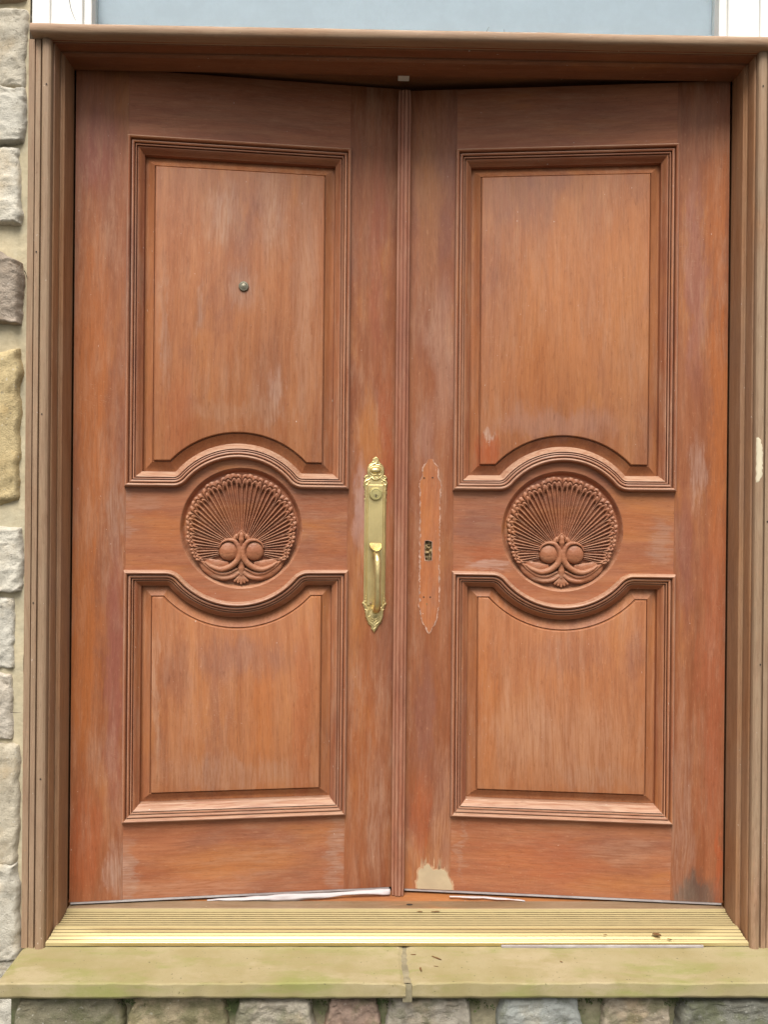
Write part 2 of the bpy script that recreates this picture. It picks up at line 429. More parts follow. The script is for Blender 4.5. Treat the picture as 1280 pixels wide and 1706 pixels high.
def simple(name, col, rough=0.6, metal=0.0, spec=0.4, nscale=30, amp=0.25, bumpd=0.001, bs=0.3, vec=None, col2=None, stretch=(1, 1, 1)):
    t = NT(name)
    v = t.vm('MULTIPLY', t.tc.outputs['Object'], stretch)
    n = t.noise(v, nscale, 5, 0.6).outputs['Fac']
    n2 = t.noise(v, nscale * 0.17, 3, 0.6).outputs['Fac']
    c2 = col2 or tuple(x * (1 - amp) for x in col)
    c = t.mix(t.mr(n2, 0.35, 0.65), col, c2)
    c = t.mix(t.m('MULTIPLY', t.mr(n, 0.4, 0.7), 0.5), c, tuple(x * (1 - amp) for x in col))
    return t.out(c, t.mr(n, 0.3, 0.7, rough * 0.85, min(1, rough * 1.15)), spec, metal, t.bump(n, bs, bumpd))

M['filler'] = simple('pale_filler', (0.44, 0.34, 0.21), 0.75, nscale=60, amp=0.18, bumpd=0.001)
M['raw_edge'] = simple('flaked_finish_edge', (0.46, 0.27, 0.15), 0.7, nscale=150, amp=0.3)
M['scar'] = wood('fresh_wood_scar', 'z', base=(0.39, 0.135, 0.052), lo=(0.33, 0.10, 0.036), hi=(0.43, 0.17, 0.075), seed=21, pale=0.22, fig=0.2)
M['residue'] = simple('pinkish_residue', (0.46, 0.27, 0.19), 0.75, nscale=220, amp=0.35)
M['dark'] = simple('dark_hole', (0.03, 0.02, 0.015), 0.9)
M['interior'] = simple('dim_interior_paint', (0.10, 0.085, 0.07), 0.9)
M['sweep'] = simple('grey_door_sweep', (0.30, 0.26, 0.25), 0.5, nscale=50, col2=(0.40, 0.37, 0.36), stretch=(1, 1, 4))
M['cloth'] = simple('white_cloth', (0.46, 0.41, 0.40), 0.85, nscale=60, amp=0.08)
M['white_paint'] = simple('white_window_paint', (0.80, 0.80, 0.77), 0.45, nscale=18, amp=0.08, col2=(0.70, 0.70, 0.66))
M['blind'] = simple('grey_blue_blind', (0.52, 0.60, 0.65), 0.8, nscale=200, amp=0.05, bumpd=0.0004)
M['steel'] = simple('dull_steel', (0.20, 0.18, 0.13), 0.5, 0.6, nscale=90)
M['rusty'] = simple('rusty_latch_metal', (0.36, 0.25, 0.12), 0.7, 0.5, nscale=200, amp=0.6, bumpd=0.003)
M['dead_leaf'] = simple('dead_leaf', (0.20, 0.10, 0.035), 0.8, nscale=200, amp=0.5)
M['twig'] = simple('dark_twig', (0.05, 0.035, 0.025), 0.85)
M['moss'] = simple('moss', (0.045, 0.075, 0.018), 0.95, nscale=120, amp=0.5, bumpd=0.004, bs=0.8, col2=(0.09, 0.10, 0.035))

def brass_mat(name, rough, tone, dirt):
    t = NT(name)
    oc = t.tc.outputs['Object']
    n = t.noise(oc, 300, 4, 0.6).outputs['Fac']
    n2 = t.noise(oc, 18, 4, 0.6).outputs['Fac']
    c = t.mix(t.mr(n2, 0.35, 0.7), tone, tuple(x * 0.8 for x in tone))
    c = t.mix(t.m('MULTIPLY', t.mr(n, 0.55, 0.75), dirt), c, (0.25, 0.19, 0.07))
    return t.out(c, t.mr(n, 0.3, 0.7, rough * 0.8, rough * 1.3), 0.5, 0.78, t.bump(n, 0.15, 0.0005))
M['brass'] = brass_mat('brass', 0.35, (0.68, 0.54, 0.25), 0.08)
M['brass_dull'] = brass_mat('tarnished_brass', 0.5, (0.52, 0.45, 0.20), 0.7)

# threshold: dirty gold-anodised strip, brighter where feet polish the nose
def threshold_mat():
    t = NT('gold_anodised_threshold')
    oc = t.tc.outputs['Object']
    sep = t.n.new('ShaderNodeSeparateXYZ'); t._in(sep.inputs[0], oc)
    n = t.noise(t.vm('MULTIPLY', oc, (14, 60, 60)), 1, 5, 0.65).outputs['Fac']
    f = t.noise(oc, 260, 3, 0.6).outputs['Fac']
    clean = t.mr(sep.outputs['Y'], 0.045, 0.035)                       # nose is polished, tread is dusty
    endd = t.mr(t.m('ABSOLUTE', sep.outputs['X']), 0.66, 0.80)          # dusty ends
    dust = t.m('MAXIMUM', t.m('MULTIPLY', t.m('SUBTRACT', 1.0, clean), t.mr(n, 0.2, 0.6, 0.72, 0.97)), t.m('MULTIPLY', endd, 0.8))
    c = t.mix(dust, (0.62, 0.50, 0.25), (0.37, 0.29, 0.14))
    c = t.mix(t.m('MULTIPLY', t.mr(f, 0.6, 0.75), 0.5), c, (0.28, 0.21, 0.12))
    met = t.mr(dust, 0.1, 0.9, 0.95, 0.15, smooth=False)
    rg = t.mr(dust, 0.0, 1.0, 0.38, 0.7, smooth=False)
    return t.out(c, rg, 0.5, met, t.bump(f, 0.2, 0.0006))
M['threshold'] = threshold_mat()

def sandstone():
    t = NT('algae_stained_sandstone')
    oc = t.tc.outputs['Object']
    n = t.noise(oc, 7, 5, 0.6).outputs['Fac']
    n2 = t.noise(t.vm('MULTIPLY', oc, (4, 14, 14)), 1, 5, 0.62, 0.5).outputs['Fac']
    f = t.noise(oc, 420, 4, 0.7).outputs['Fac']
    c = t.mix(t.mr(n, 0.3, 0.7), (0.275, 0.224, 0.104), (0.335, 0.278, 0.155))
    c = t.mix(t.m('MULTIPLY', t.mr(n2, 0.44, 0.68), 0.65), c, (0.205, 0.225, 0.055))
    n4 = t.noise(t.vm('MULTIPLY', t.vm('ADD', oc, (3, 4, 5)), (5, 9, 9)), 1, 5, 0.65).outputs['Fac']
    c = t.mix(t.m('MULTIPLY', t.mr(n4, 0.50, 0.66), 0.85), c, (0.37, 0.30, 0.18))
    c = t.mix(t.m('MULTIPLY', t.mr(f, 0.55, 0.72), 0.5), c, (0.18, 0.145, 0.075))
    sp = t.noise(oc, 130, 2, 0.5).outputs['Fac']
    c = t.mix(t.m('MULTIPLY', t.mr(sp, 0.68, 0.74), 0.75), c, (0.13, 0.11, 0.06))
    h = t.m('ADD', t.m('MULTIPLY', f, 0.5), n)
    return t.out(c, 0.82, 0.25, 0.0, t.bump(h, 0.3, 0.0022))
M['sandstone'] = sandstone()
M['groove_dark'] = simple('dark_threshold_groove', (0.17, 0.125, 0.055), 0.9, nscale=200, amp=0.5)  # darker tone for threshold groove floors and their front-facing walls

def stone_mat(name, mossy=0.0):
    t = NT(name)
    oc = t.tc.outputs['Object']
    at = t.n.new('ShaderNodeAttribute'); at.attribute_name = 'tone'
    base = at.outputs['Color']
    n = t.noise(oc, 26, 6, 0.7).outputs['Fac']
    n2 = t.noise(t.vm('ADD', oc, (3, 1, 2)), 9, 4, 0.6).outputs['Fac']
    f = t.noise(oc, 330, 4, 0.7).outputs['Fac']
    c = t.mix(t.m('MULTIPLY', t.mr(n, 0.42, 0.68), 0.55), base, t.mix(1.0, base, (0.62, 0.58, 0.52), 'MULTIPLY'))
    c = t.mix(t.m('MULTIPLY', t.mr(n2, 0.5, 0.7), 0.4), c, t.mix(1.0, base, (1.12, 0.90, 0.62), 'MULTIPLY'))
    c = t.mix(t.m('MULTIPLY', t.mr(f, 0.58, 0.72), 0.55), c, (0.11, 0.10, 0.085))
    g4 = t.noise(oc, 110, 3, 0.6).outputs['Fac']
    c = t.mix(t.m('MULTIPLY', t.mr(g4, 0.62, 0.72), 0.5), c, (0.16, 0.14, 0.11))
    c = t.mix(t.m('MULTIPLY', t.mr(g4, 0.36, 0.28), 0.4), c, (0.66, 0.63, 0.56))
    c = t.mix(t.m('MULTIPLY', t.mr(f, 0.36, 0.24), 0.35), c, (0.72, 0.70, 0.64))
    if mossy:
        m_ = t.noise(t.vm('ADD', oc, (7, 7, 1)), 13, 5, 0.65).outputs['Fac']
        c = t.mix(t.m('MULTIPLY', t.mr(m_, 0.47, 0.62), mossy), c, (0.085, 0.095, 0.035))
    h = t.m('ADD', t.m('MULTIPLY', f, 0.45), n)
    return t.out(c, 0.88, 0.25, 0.0, t.bump(h, 0.9, 0.008))
M['stone'] = stone_mat('rubble_stone')
M['stone_moss'] = stone_mat('mossy_rubble_stone', 0.55)
M['mortar'] = simple('cream_mortar', (0.46, 0.385, 0.25), 0.95, nscale=60, amp=0.3, bumpd=0.004, bs=0.6, col2=(0.40, 0.35, 0.24))
M['mortar_dark'] = simple('mossy_mortar', (0.27, 0.235, 0.15), 0.95, nscale=60, amp=0.5, bumpd=0.005, bs=0.8, col2=(0.06, 0.08, 0.025))
M['joint'] = simple('grey_joint_mortar', (0.27, 0.23, 0.14), 0.95, nscale=90, amp=0.4, bumpd=0.002)
M['paving'] = simple('paving', (0.055, 0.055, 0.045), 0.9, nscale=12, amp=0.3, bumpd=0.004)

# ------------------------------------------------------------------ setting
g = MB(); g.box(-400, 400, -400, 400, -0.60, -0.42)
tag(g.build('ground', M['paving']), kind='structure')
# the house behind: walls of the dark hall close everything off behind the doors
hall = MB()
hall.box(-1.9, 1.9, 1.9, 2.0, -0.42, 2.95)
hall.box(-1.95, -1.85, 0.30, 2.0, -0.42, 2.95)
hall.box(1.85, 1.95, 0.30, 2.0, -0.42, 2.95)
hall.box(-1.95, 1.95, 0.02, 2.0, 2.95, 3.05)
hall.box(-1.84, 1.84, 0.262, 1.89, -0.10, -0.012)
hall.box(-1.84, -0.905, 0.24, 0.30, -0.42, 2.94)
hall.box(0.905, 1.84, 0.24, 0.30, -0.42, 2.94)
tag(hall.build('hall', M['interior']), kind='structure')

# ------------------------------------------------------------------ stone wall
def stone(mb, x0, x1, z0, z1, yface, seed, tone, n=22, jag=0.012, bulge=0.012, round_=7, base=0.03, corners=None):
    rs = random.Random(seed)
    j = lambda: rs.uniform(-jag, jag)
    C = corners or [(x0 + j(), z0 + j()), (x1 + j(), z0 + j()), (x1 + j(), z1 + j()), (x0 + j(), z1 + j())]
    tilt = (rs.uniform(-.006, .006), rs.uniform(-.006, .006))
    vs, fs = [], []
    o = Vector((seed * 3.1, seed * 1.7, 0))
    for a in range(n + 1):
        for b in range(n + 1):
            s = -math.cos(math.pi * a / n); t = -math.cos(math.pi * b / n)
            s2 = (s + 1) / 2; t2 = (t + 1) / 2
            x = (C[0][0] * (1 - s2) + C[1][0] * s2) * (1 - t2) + (C[3][0] * (1 - s2) + C[2][0] * s2) * t2
            z = (C[0][1] * (1 - s2) + C[1][1] * s2) * (1 - t2) + (C[3][1] * (1 - s2) + C[2][1] * s2) * t2
            # round the corners a little
            k = (abs(s) * abs(t)) ** 6
            x += (C[0][0] + C[1][0] + C[2][0] + C[3][0] - 4 * x) / 4 * 0.03 * k
            z += (C[0][1] + C[1][1] + C[2][1] + C[3][1] - 4 * z) / 4 * 0.03 * k
            p = Vector((x, z, 0)) + o
            x += noise.noise(p * 22) * 0.005 + noise.noise(p * 70) * 0.003
            z += noise.noise(p * 22 + Vector((9, 9, 9))) * 0.005 + noise.noise(p * 70 + Vector((5, 5, 5))) * 0.003
            e = max(abs(s), abs(t))
            hgt = (1 - e ** (round_ * 4.0))
            d = noise.noise(p * 9) * bulge * 0.45 + (0.35 - abs(noise.noise(p * 26))) * bulge * 0.9 + (0.3 - abs(noise.noise(p * 70))) * bulge * 0.5 + noise.noise(p * 170) * bulge * 0.30
            y = yface + base * (1 - hgt) - hgt * (d + tilt[0] * s + tilt[1] * t) - 0.0 * e
            vs.append((x, y, z))
    for a in range(n):
        for b in range(n):
            i = a * (n + 1) + b
            fs.append((i, i + n + 1, i + n + 2, i + 1))
    mb.col = tone
    mb.add(vs, fs)

CREAM = (0.50, 0.45, 0.36); PALEG = (0.52, 0.485, 0.41); WHT = (0.58, 0.535, 0.445); GRAN = (0.38, 0.31, 0.245)
YEL = (0.50, 0.39, 0.21); BEIGE = (0.47, 0.41, 0.31); BRN = (0.34, 0.25, 0.17)
wall = empty('stone_wall', (-0.90, 0.03, -0.42))
tag(wall, 'rubble stone house wall in cream mortar running up beside the wooden door frame', 'wall')
wm = MB()
X0, X1 = -1.14, -0.872
def Z(y): return 0.9664 + (853 - y) / 724.0 + 0.0082
# the column of stones next to the left jamb: right end X, bottom, top, face, tone, jag
left_col = [
    (-0.872, Z(34), Z(-120), -0.012, BRN, 1, [(-1.14, Z(45)), (-0.868, Z(20)), (-0.868, Z(-110)), (-1.14, Z(-120))]),
    (-0.870, Z(152), Z(44), 0.000, CREAM, 2, None),
    (-0.873, Z(250), Z(170), -0.014, PALEG, 3, None),
    (-0.880, Z(380), Z(270), -0.004, WHT, 4, None),
    (-0.874, Z(556), Z(398), -0.022, GRAN, 5, [(-1.15, Z(550)), (-0.874, Z(558)), (-0.874, Z(452)), (-1.12, Z(380))]),
    (-0.876, Z(878), Z(590), -0.006, YEL, 6, [(-1.14, Z(905)), (-0.877, Z(850)), (-0.876, Z(588)), (-1.12, Z(640))]),
    (-0.872, Z(986), Z(898), -0.016, WHT, 7, None),
    (-0.882, Z(1118), Z(1012), -0.004, PALEG, 8, None),
    (-0.884, Z(1238), Z(1140), -0.002, (0.50, 0.44, 0.36), 9, None),
    (-0.876, Z(1440), Z(1256), -0.006, BEIGE, 10, None),
    (-0.874, Z(1600), Z(1452), -0.010, (0.50, 0.46, 0.38), 11, None),
    (-0.868, Z(1730), Z(1612), 0.004, PALEG, 12, None)]
for (xr, z0, z1, yf, tone, sd_, cor) in left_col:
    stone(wm, X0, xr + 0.004, z0 - 0.014, z1 + 0.014, yf, sd_, tone, n=44, jag=0.006, bulge=0.010, round_=10, base=0.035, corners=cor)
rs = random.Random(3)
def fill_stones(x0, x1, z0, z1, seed):
    rr = random.Random(seed)
    tones = [CREAM, PALEG, WHT, GRAN, YEL, BEIGE, BRN]
    z = z0
    while z < z1 - 0.05:
        h = min(rr.uniform(0.11, 0.2), z1 - z)
        x = x0
        while x < x1 - 0.04:
            w = rr.uniform(0.16, 0.36)
            if x1 - (x + w) < 0.1: w = x1 - x
            stone(wm, x + 0.008, x + w - 0.008, z + 0.007, z + h - 0.007, rr.uniform(-0.014, 0.006), rr.random() * 90, rr.choice(tones), n=14, jag=0.008, bulge=0.013, round_=9, base=0.035)
            x += w
        z += h
fill_stones(-1.85, -1.155, -0.42, 2.92, 5)
fill_stones(0.872, 1.85, -0.42, 2.92, 6)
fill_stones(-1.14, -0.872, 2.34, 2.92, 8)
wm.build('masonry', M['stone'], wall, loc=(0.90, -0.03, 0.42), smooth=179, color=True)
def mortar_sheet(mb, x0, x1, z0, z1, y, res=0.02, amp=0.006):
    nx = max(2, int((x1 - x0) / res)); nz = max(2, int((z1 - z0) / res))
    vs = []
    for a in range(nx + 1):
        for b in range(nz + 1):
            x = x0 + (x1 - x0) * a / nx; z = z0 + (z1 - z0) * b / nz
            p = Vector((x, z, 3.3))
            vs.append((x, y + noise.noise(p * 9) * amp + noise.noise(p * 40) * amp * 0.5, z))
    fs = [(a * (nz + 1) + b, (a + 1) * (nz + 1) + b, (a + 1) * (nz + 1) + b + 1, a * (nz + 1) + b + 1) for a in range(nx) for b in range(nz)]
    mb.add(vs, fs)
mm = MB()
mortar_sheet(mm, -1.86, -0.8665, -0.42, 2.94, 0.006)
mortar_sheet(mm, 0.8665, 1.86, -0.42, 2.94, 0.010)
mm.box(-1.86, -0.8675, 0.03, 0.26, -0.42, 2.94)
mm.box(0.8675, 1.86, 0.03, 0.26, -0.42, 2.94)
mm.box(-0.86, 0.86, 0.03, 0.26, 2.70, 2.94)
mm.build('mortar', M['mortar'], wall, loc=(0.90, -0.03, 0.42), smooth=60)

# plinth of rubble below the step
pl = empty('stone_wall', (0, -0.08, -0.42))
tag(pl, 'low mossy rubble plinth under the sandstone doorstep', 'wall')
pm = MB()
row = [(-0.838, -0.600, (0.20, 0.18, 0.12), 31), (-0.592, -0.375, (0.33, 0.27, 0.17), 32), (-0.362, -0.185, (0.42, 0.37, 0.29), 33), (-0.165, -0.045, (0.30, 0.21, 0.16), 34),
       (-0.035, 0.160, (0.35, 0.31, 0.25), 35), (0.205, 0.405, (0.36, 0.37, 0.34), 36), (0.440, 0.590, (0.36, 0.30, 0.22), 37), (0.605, 0.835, (0.19, 0.185, 0.15), 38)]
for (a, b, tone, sd_) in row:
    rr = random.Random(sd_)
    w = b - a
    top = -0.088 - rr.uniform(0, 0.006)
    cor = [(a - 0.012, -0.205), (b + 0.012, -0.21), (b - w * rr.uniform(0.02, 0.09), top), (a + w * rr.uniform(0.01, 0.07), top)]
    stone(pm, a, b, -0.2, top, -0.112 + rr.uniform(-0.006, 0.006), sd_, tone, n=36, bulge=0.011, round_=10, base=0.05, corners=cor)
for k, (z0, z1) in enumerate(((-0.31, -0.215), (-0.42, -0.318))):
    x = -0.85
    rr = random.Random(50 + k)
    while x < 0.80:
        w = rr.uniform(0.13, 0.26); w = min(w, 0.85 - x)
        stone(pm, x + .006, x + w - .006, z0, z1, -0.108, rr.random() * 80, rr.choice([(0.25, 0.23, 0.17), (0.36, 0.32, 0.25), (0.30, 0.22, 0.16)]), n=14, bulge=0.01, round_=6, base=0.045)
        x += w
pm.build('masonry', M['stone_moss'], pl, loc=(0, 0.08, 0.42), smooth=179, color=True)
p2 = MB(); mortar_sheet(p2, -0.852, 0.852, -0.42, -0.083, -0.085, 0.012, 0.008)
p2.box(-0.850, 0.850, -0.07, 0.0, -0.42, -0.084)
p2.build('mortar', M['mortar_dark'], pl, loc=(0, 0.08, 0.42), smooth=60)
ms = MB()
rr = random.Random(11)
for (a, b, *_r) in row:                                   # cushions of moss in the joints
    for _ in range(22):
        x = b + rr.gauss(0.008, 0.018); z = -0.094 - abs(rr.gauss(0, 0.012)); y = -0.100 + rr.uniform(-0.012, 0.01)
        r = rr.uniform(0.002, 0.006)
        for _k in range(5):
            d = Vector((rr.uniform(-1, 1), rr.uniform(-1, 0.2), rr.uniform(-0.6, 1))).normalized() * r
            e = Vector((rr.uniform(-1, 1), rr.uniform(-1, 1), rr.uniform(-1, 1))).normalized() * r * 0.4
            c = Vector((x, y, z))
            ms.add([c, c + d + e, c + d * 1.3, c + d - e], [(0, 1, 2, 3)])
o = ms.build('moss', M['moss'], fix=False)
tag(o, 'dark green moss growing in joints of the rubble under the doorstep', 'moss', kind='stuff')

# ------------------------------------------------------------------ sandstone doorstep, two slabs
def step_slab(x0, x1, label, seed, j0, j1):
    t = empty('step_slab', ((x0 + x1) / 2, -0.07, -0.082))
    tag(t, label, 'doorstep', 'sandstone doorstep slabs')
    nx = 90
    prof = [(0.10, -0.083), (-0.118, -0.083), (-0.124, -0.0815), (-0.1375, -0.072), (-0.1395, -0.068), (-0.1400, -0.0425), (-0.1390, -0.0405), (-0.1370, -0.0397), (-0.125, -0.0395)]
    prof += [(-0.125 + 0.225 * k / 10, -0.0395 + 0.0025 * k / 10) for k in range(1, 11)]
    vs, fs = [], []
    m_ = len(prof)
    for a in range(nx + 1):
        f = a / nx
        for (y, z) in prof:
            xa = x0 + j0(y); xb = x1 + j1(y)
            x = xa + (xb - xa) * f
            p = Vector((x * 6, y * 6, z * 6 + seed))
            d = noise.noise(p) * 0.0016 + noise.noise(p * 5) * 0.0009 + noise.noise(p * 17) * 0.0005
            # worn, chipped arris
            e = 0.0
            if y < -0.118: e = max(0, noise.noise(p * 4 + Vector((3, 3, 3)))) * 0.004
            endr = 0.004 * max(0, 1 - min(f, 1 - f) * (x1 - x0) / 0.006)
            vs.append((x, y + d + e, z + d * (1 if z > -0.06 else -1) - (endr if z > -0.06 else 0)))
    for a in range(nx):
        for b in range(m_):
            c = (b + 1) % m_
            fs.append((a * m_ + b, (a + 1) * m_ + b, (a + 1) * m_ + c, a * m_ + c))
    fs.append(tuple(range(m_))); fs.append(tuple(nx * m_ + i for i in reversed(range(m_))))
    mb = MB(); mb.add(vs, fs)
    mb.build('slab', M['sandstone'], t, loc=(-(x0 + x1) / 2, 0.07, 0.082), smooth=14)
    return t
step_slab(-0.862, 0.0065, 'left half of the yellow-green sandstone doorstep, its right end at the mortar joint', 1.0, lambda y: 0.0, lambda y: 0.002 * math.sin(y * 30))
step_slab(0.0155, 0.872, 'right half of the sandstone doorstep, with dry brown leaf bits lying on it', 5.0, lambda y: 0.002 * math.sin(y * 30) + (0.005 if y < -.13 else 0), lambda y: 0.0)
jm = MB()
nj = 40
vs = []
for k in range(nj + 1):
    y = 0.05 - 0.187 * k / nj
    c = 0.011 + 0.002 * math.sin(y * 30)
    z = -0.0425 + noise.noise(Vector((y * 60, 2, 2))) * 0.003
    for dx in (-0.0075, 0.0, 0.0075):
        vs.append((c + dx, y, z + (0.001 if dx == 0 else 0)))
fs = []
for k in range(nj):
    for q in range(2):
        i = k * 3 + q
        fs.append((i, i + 1, i + 4, i + 3))
b = len(vs)
vs += [(0.002, -0.1372, -0.0425), (0.022, -0.1372, -0.0425), (0.022, -0.1355, -0.083), (0.002, -0.1355, -0.083)]
fs.append((b, b + 1, b + 2, b + 3))
jm.add(vs, fs)
tag(jm.build('mortar_joint', M['joint'], smooth=60), 'grey mortar joint between the two sandstone doorstep slabs', 'mortar joint')

# ------------------------------------------------------------------ door frame
frame = empty('door_frame', (0, 0.05, -0.035))
tag(frame, 'weathered brown moulded wooden frame around the double door', 'door frame')
FL = (0, -0.05, 0.035)
# jamb section, x measured from the centre line outwards is negative; (x, y)
JP = [(-0.866, 0.0015), (-0.8655, 0.0), (-0.8515, -0.001), (-0.8505, 0.0040), (-0.8493, 0.0040), (-0.8485, -0.002), (-0.8375, -0.0025), (-0.8362, 0.0060),
      (-0.8342, 0.0060), (-0.8335, -0.003), (-0.830, -0.006), (-0.824, -0.0072), (-0.818, -0.006), (-0.8142, -0.003), (-0.8125, 0.001), (-0.8125, 0.006),
      (-0.8175, 0.0078), (-0.8175, 0.0104), (-0.8105, 0.0115), (-0.8095, 0.0140), (-0.8085, 0.0390), (-0.8130, 0.0402), (-0.8130, 0.0432), (-0.8060, 0.0435),
      (-0.8045, 0.0460), (-0.8010, 0.0490), (-0.8003, 0.0530), (-0.8000, 0.1075), (-0.8015, 0.1085), (-0.816, 0.1085), (-0.816, 0.26), (-0.903, 0.26), (-0.903, 0.027), (-0.866, 0.027)]
def jamb(sx):
    mb = MB()
    n = 60; z0, z1 = -0.0385, 2.0352
    m_ = len(JP)
    vs = []
    for a in range(n + 1):
        z = z0 + (z1 - z0) * a / n
        wob = noise.noise(Vector((z * 1.2, sx * 3, 0))) * 0.0008
        for (x, y) in JP:
            vs.append((sx * (x + wob), y, z))
    fs, mi = [], []
    for a in range(n):
        for b in range(m_):
            c = (b + 1) % m_
            q = (a * m_ + b, a * m_ + c, (a + 1) * m_ + c, (a + 1) * m_ + b)
            mb.f.append(q); mb.m.append(1 if b >= 15 else 0)
    mb.v = vs; mb.c = [(1, 1, 1)] * len(vs)
    mb.f += [tuple(range(m_)), tuple(n * m_ + i for i in reversed(range(m_)))]; mb.m += [0, 0]
    return mb.build('jamb', [M['jamb'], M['jamb_in']], frame, loc=FL, smooth=25)
jamb(1)
jr = jamb(-1)
# head: underside in steps between the jambs
HP = [(2.0590, 0.001), (2.0355, 0.001), (2.0345, 0.004), (2.0370, 0.0062), (2.0370, 0.0092), (2.0325, 0.0110), (2.0315, 0.0390), (2.0338, 0.0400), (2.0338, 0.0428), (2.0290, 0.0440),
      (2.0275, 0.0470), (2.0248, 0.0500), (2.0240, 0.0540), (2.0236, 0.1075), (2.0250, 0.1085), (2.0450, 0.1085), (2.0450, 0.26), (2.0590, 0.26)]
mb = MB()
m_ = len(HP); n = 40
for a in range(n + 1):
    x = -0.8145 + 1.629 * a / n
    mb.v += [(x, y, z + noise.noise(Vector((x * 1.5, 8, 0))) * 0.0008) for (z, y) in HP]
for a in range(n):
    for b in range(m_):
        c = (b + 1) % m_
        mb.f.append((a * m_ + b, a * m_ + c, (a + 1) * m_ + c, (a + 1) * m_ + b)); mb.m.append(0)
mb.f += [tuple(range(m_)), tuple(n * m_ + i for i in reversed(range(m_)))]; mb.m += [0, 0]
mb.c = [(1, 1, 1)] * len(mb.v)
mb.build('head', M['head'], frame, loc=FL, smooth=25)
# projecting cap, rounded nose
cp = [(0.028, 2.0592), (-0.014, 2.0605), (-0.021, 2.0600), (-0.0255, 2.0575), (-0.0275, 2.053), (-0.0278, 2.0475), (-0.0262, 2.041), (-0.0235, 2.0378), (-0.019, 2.0362), (-0.012, 2.0354), (0.028, 2.0354)]
mb = MB(); m_ = len(cp); n = 90
for a in range(n + 1):
    x = -0.8525 + 1.715 * a / n
    for (y, z) in cp:
        k = 1 if y < -0.01 else 0
        mb.v.append((x, y + k * noise.noise(Vector((x * 9, z * 40, 1))) * 0.0010, z + k * noise.noise(Vector((x * 14, 4, z * 9))) * 0.0007))
for a in range(n):
    for b in range(m_):
        c = (b + 1) % m_
        mb.f.append((a * m_ + b, a * m_ + c, (a + 1) * m_ + c, (a + 1) * m_ + b)); mb.m.append(0)
mb.f += [tuple(range(m_)), tuple(n * m_ + i for i in reversed(range(m_)))]; mb.m += [0, 0]
mb.c = [(1, 1, 1)] * len(mb.v)
o = mb.build('head_cap', M['cap'], frame, loc=FL, smooth=45)
o['label'] = 'bleached projecting cap of the frame'
mb = MB(); mb.box(-0.0175, 0.010, 0.112, 0.150, 2.0325, 2.0430, 0.001)
mb.build('strike_plate', M['white_paint'], frame, loc=FL)

# filler patch on the right jamb bead
def ragged(cx, cz, w, h, seed, n=60, jag=0.12, pw=3.0):
    out = []
    for k in range(n):
        a = 2 * math.pi * k / n
        c, s = math.cos(a), math.sin(a)
        r = (abs(c) ** pw + abs(s) ** pw) ** (-1 / pw)
        j = 1 + jag * noise.noise(Vector((c * 1.7, s * 1.7, seed))) * 1.6 + jag * 0.7 * noise.noise(Vector((c * 7, s * 7, seed)))
        out.append((cx + w / 2 * r * c * j, cz + h / 2 * r * s * j))
    return out
mb = MB()
for k in range(40):                                       # follows the rounded bead
    z = 1.040 + 0.105 * k / 39
    e = math.sin(math.pi * (k + .5) / 40) ** 0.35
    w0 = 0.8150 - 0.0015 * noise.noise(Vector((z * 90, 1, 1)))
    w1 = 0.8145 + (0.0165 + 0.009 * noise.noise(Vector((z * 60, 5, 1))) + 0.004 * noise.noise(Vector((z * 170, 5, 1)))) * e
    for q in range(9):
        x = w0 + (w1 - w0) * q / 8
        xs_ = [-p[0] for p in JP[8:15]][::-1]; ys_ = [p[1] for p in JP[8:15]][::-1]
        y = float(np.interp(x, xs_, ys_)) - 0.0009 * (1 if 0 < q < 8 and 0 < k < 39 else -0.3)
        mb.v.append((x, y, z)); mb.c.append((1, 1, 1))
for k in range(39):
    for q in range(8):
        mb.f.append((k * 9 + q, k * 9 + q + 1, (k + 1) * 9 + q + 1, (k + 1) * 9 + q)); mb.m.append(0)
M['cream_filler'] = simple('cream_filler', (0.62, 0.54, 0.38), 0.7, nscale=60, amp=0.12)
o = mb.build('filler_patch', M['cream_filler'], jr, smooth=60)

for k, (nx_, nz_) in enumerate(((-0.822, 1.93), (0.822, 1.955), (-0.826, 1.18), (0.828, 0.62), (-0.822, 0.35), (-0.8435, 1.55), (0.8435, 0.95), (-0.8435, 0.75))):
    mb = MB()
    mb.v = [(nx_ + 0.0017 * math.cos(2 * math.pi * q / 12), -0.0078 if abs(nx_) < 0.83 else -0.0032, nz_ + 0.0023 * math.sin(2 * math.pi * q / 12)) for q in range(12)]
    mb.c = [(1, 1, 1)] * 12; mb.f = [tuple(range(12))]; mb.m = [0]
    mb.build('nail_hole', M['dark'], frame, loc=FL)

# sill under the doors, behind the metal threshold
mb = MB(); mb.box(-0.8158, 0.8158, 0.142, 0.262, -0.03, 0.0015)
mb.build('sill', M['sill_orange'], frame, loc=FL)
mb = MB(); mb.box(-0.7995, 0.7995, 0.1045, 0.1415, -0.03, 0.0035, 0.0012)
mb.build('sill_nosing', M['sill_brown'], frame, loc=FL)
mb = MB()
mb.v = [(0.0285 + 0.008 * math.cos(a) , 0.122 + 0.0045 * math.sin(a), 0.0040) for a in [2 * math.pi * k / 24 for k in range(24)]]
mb.c = [(1, 1, 1)] * 24; mb.f = [tuple(range(24))]; mb.m = [0]
mb.build('knot_hole', M['dark'], frame, loc=FL)

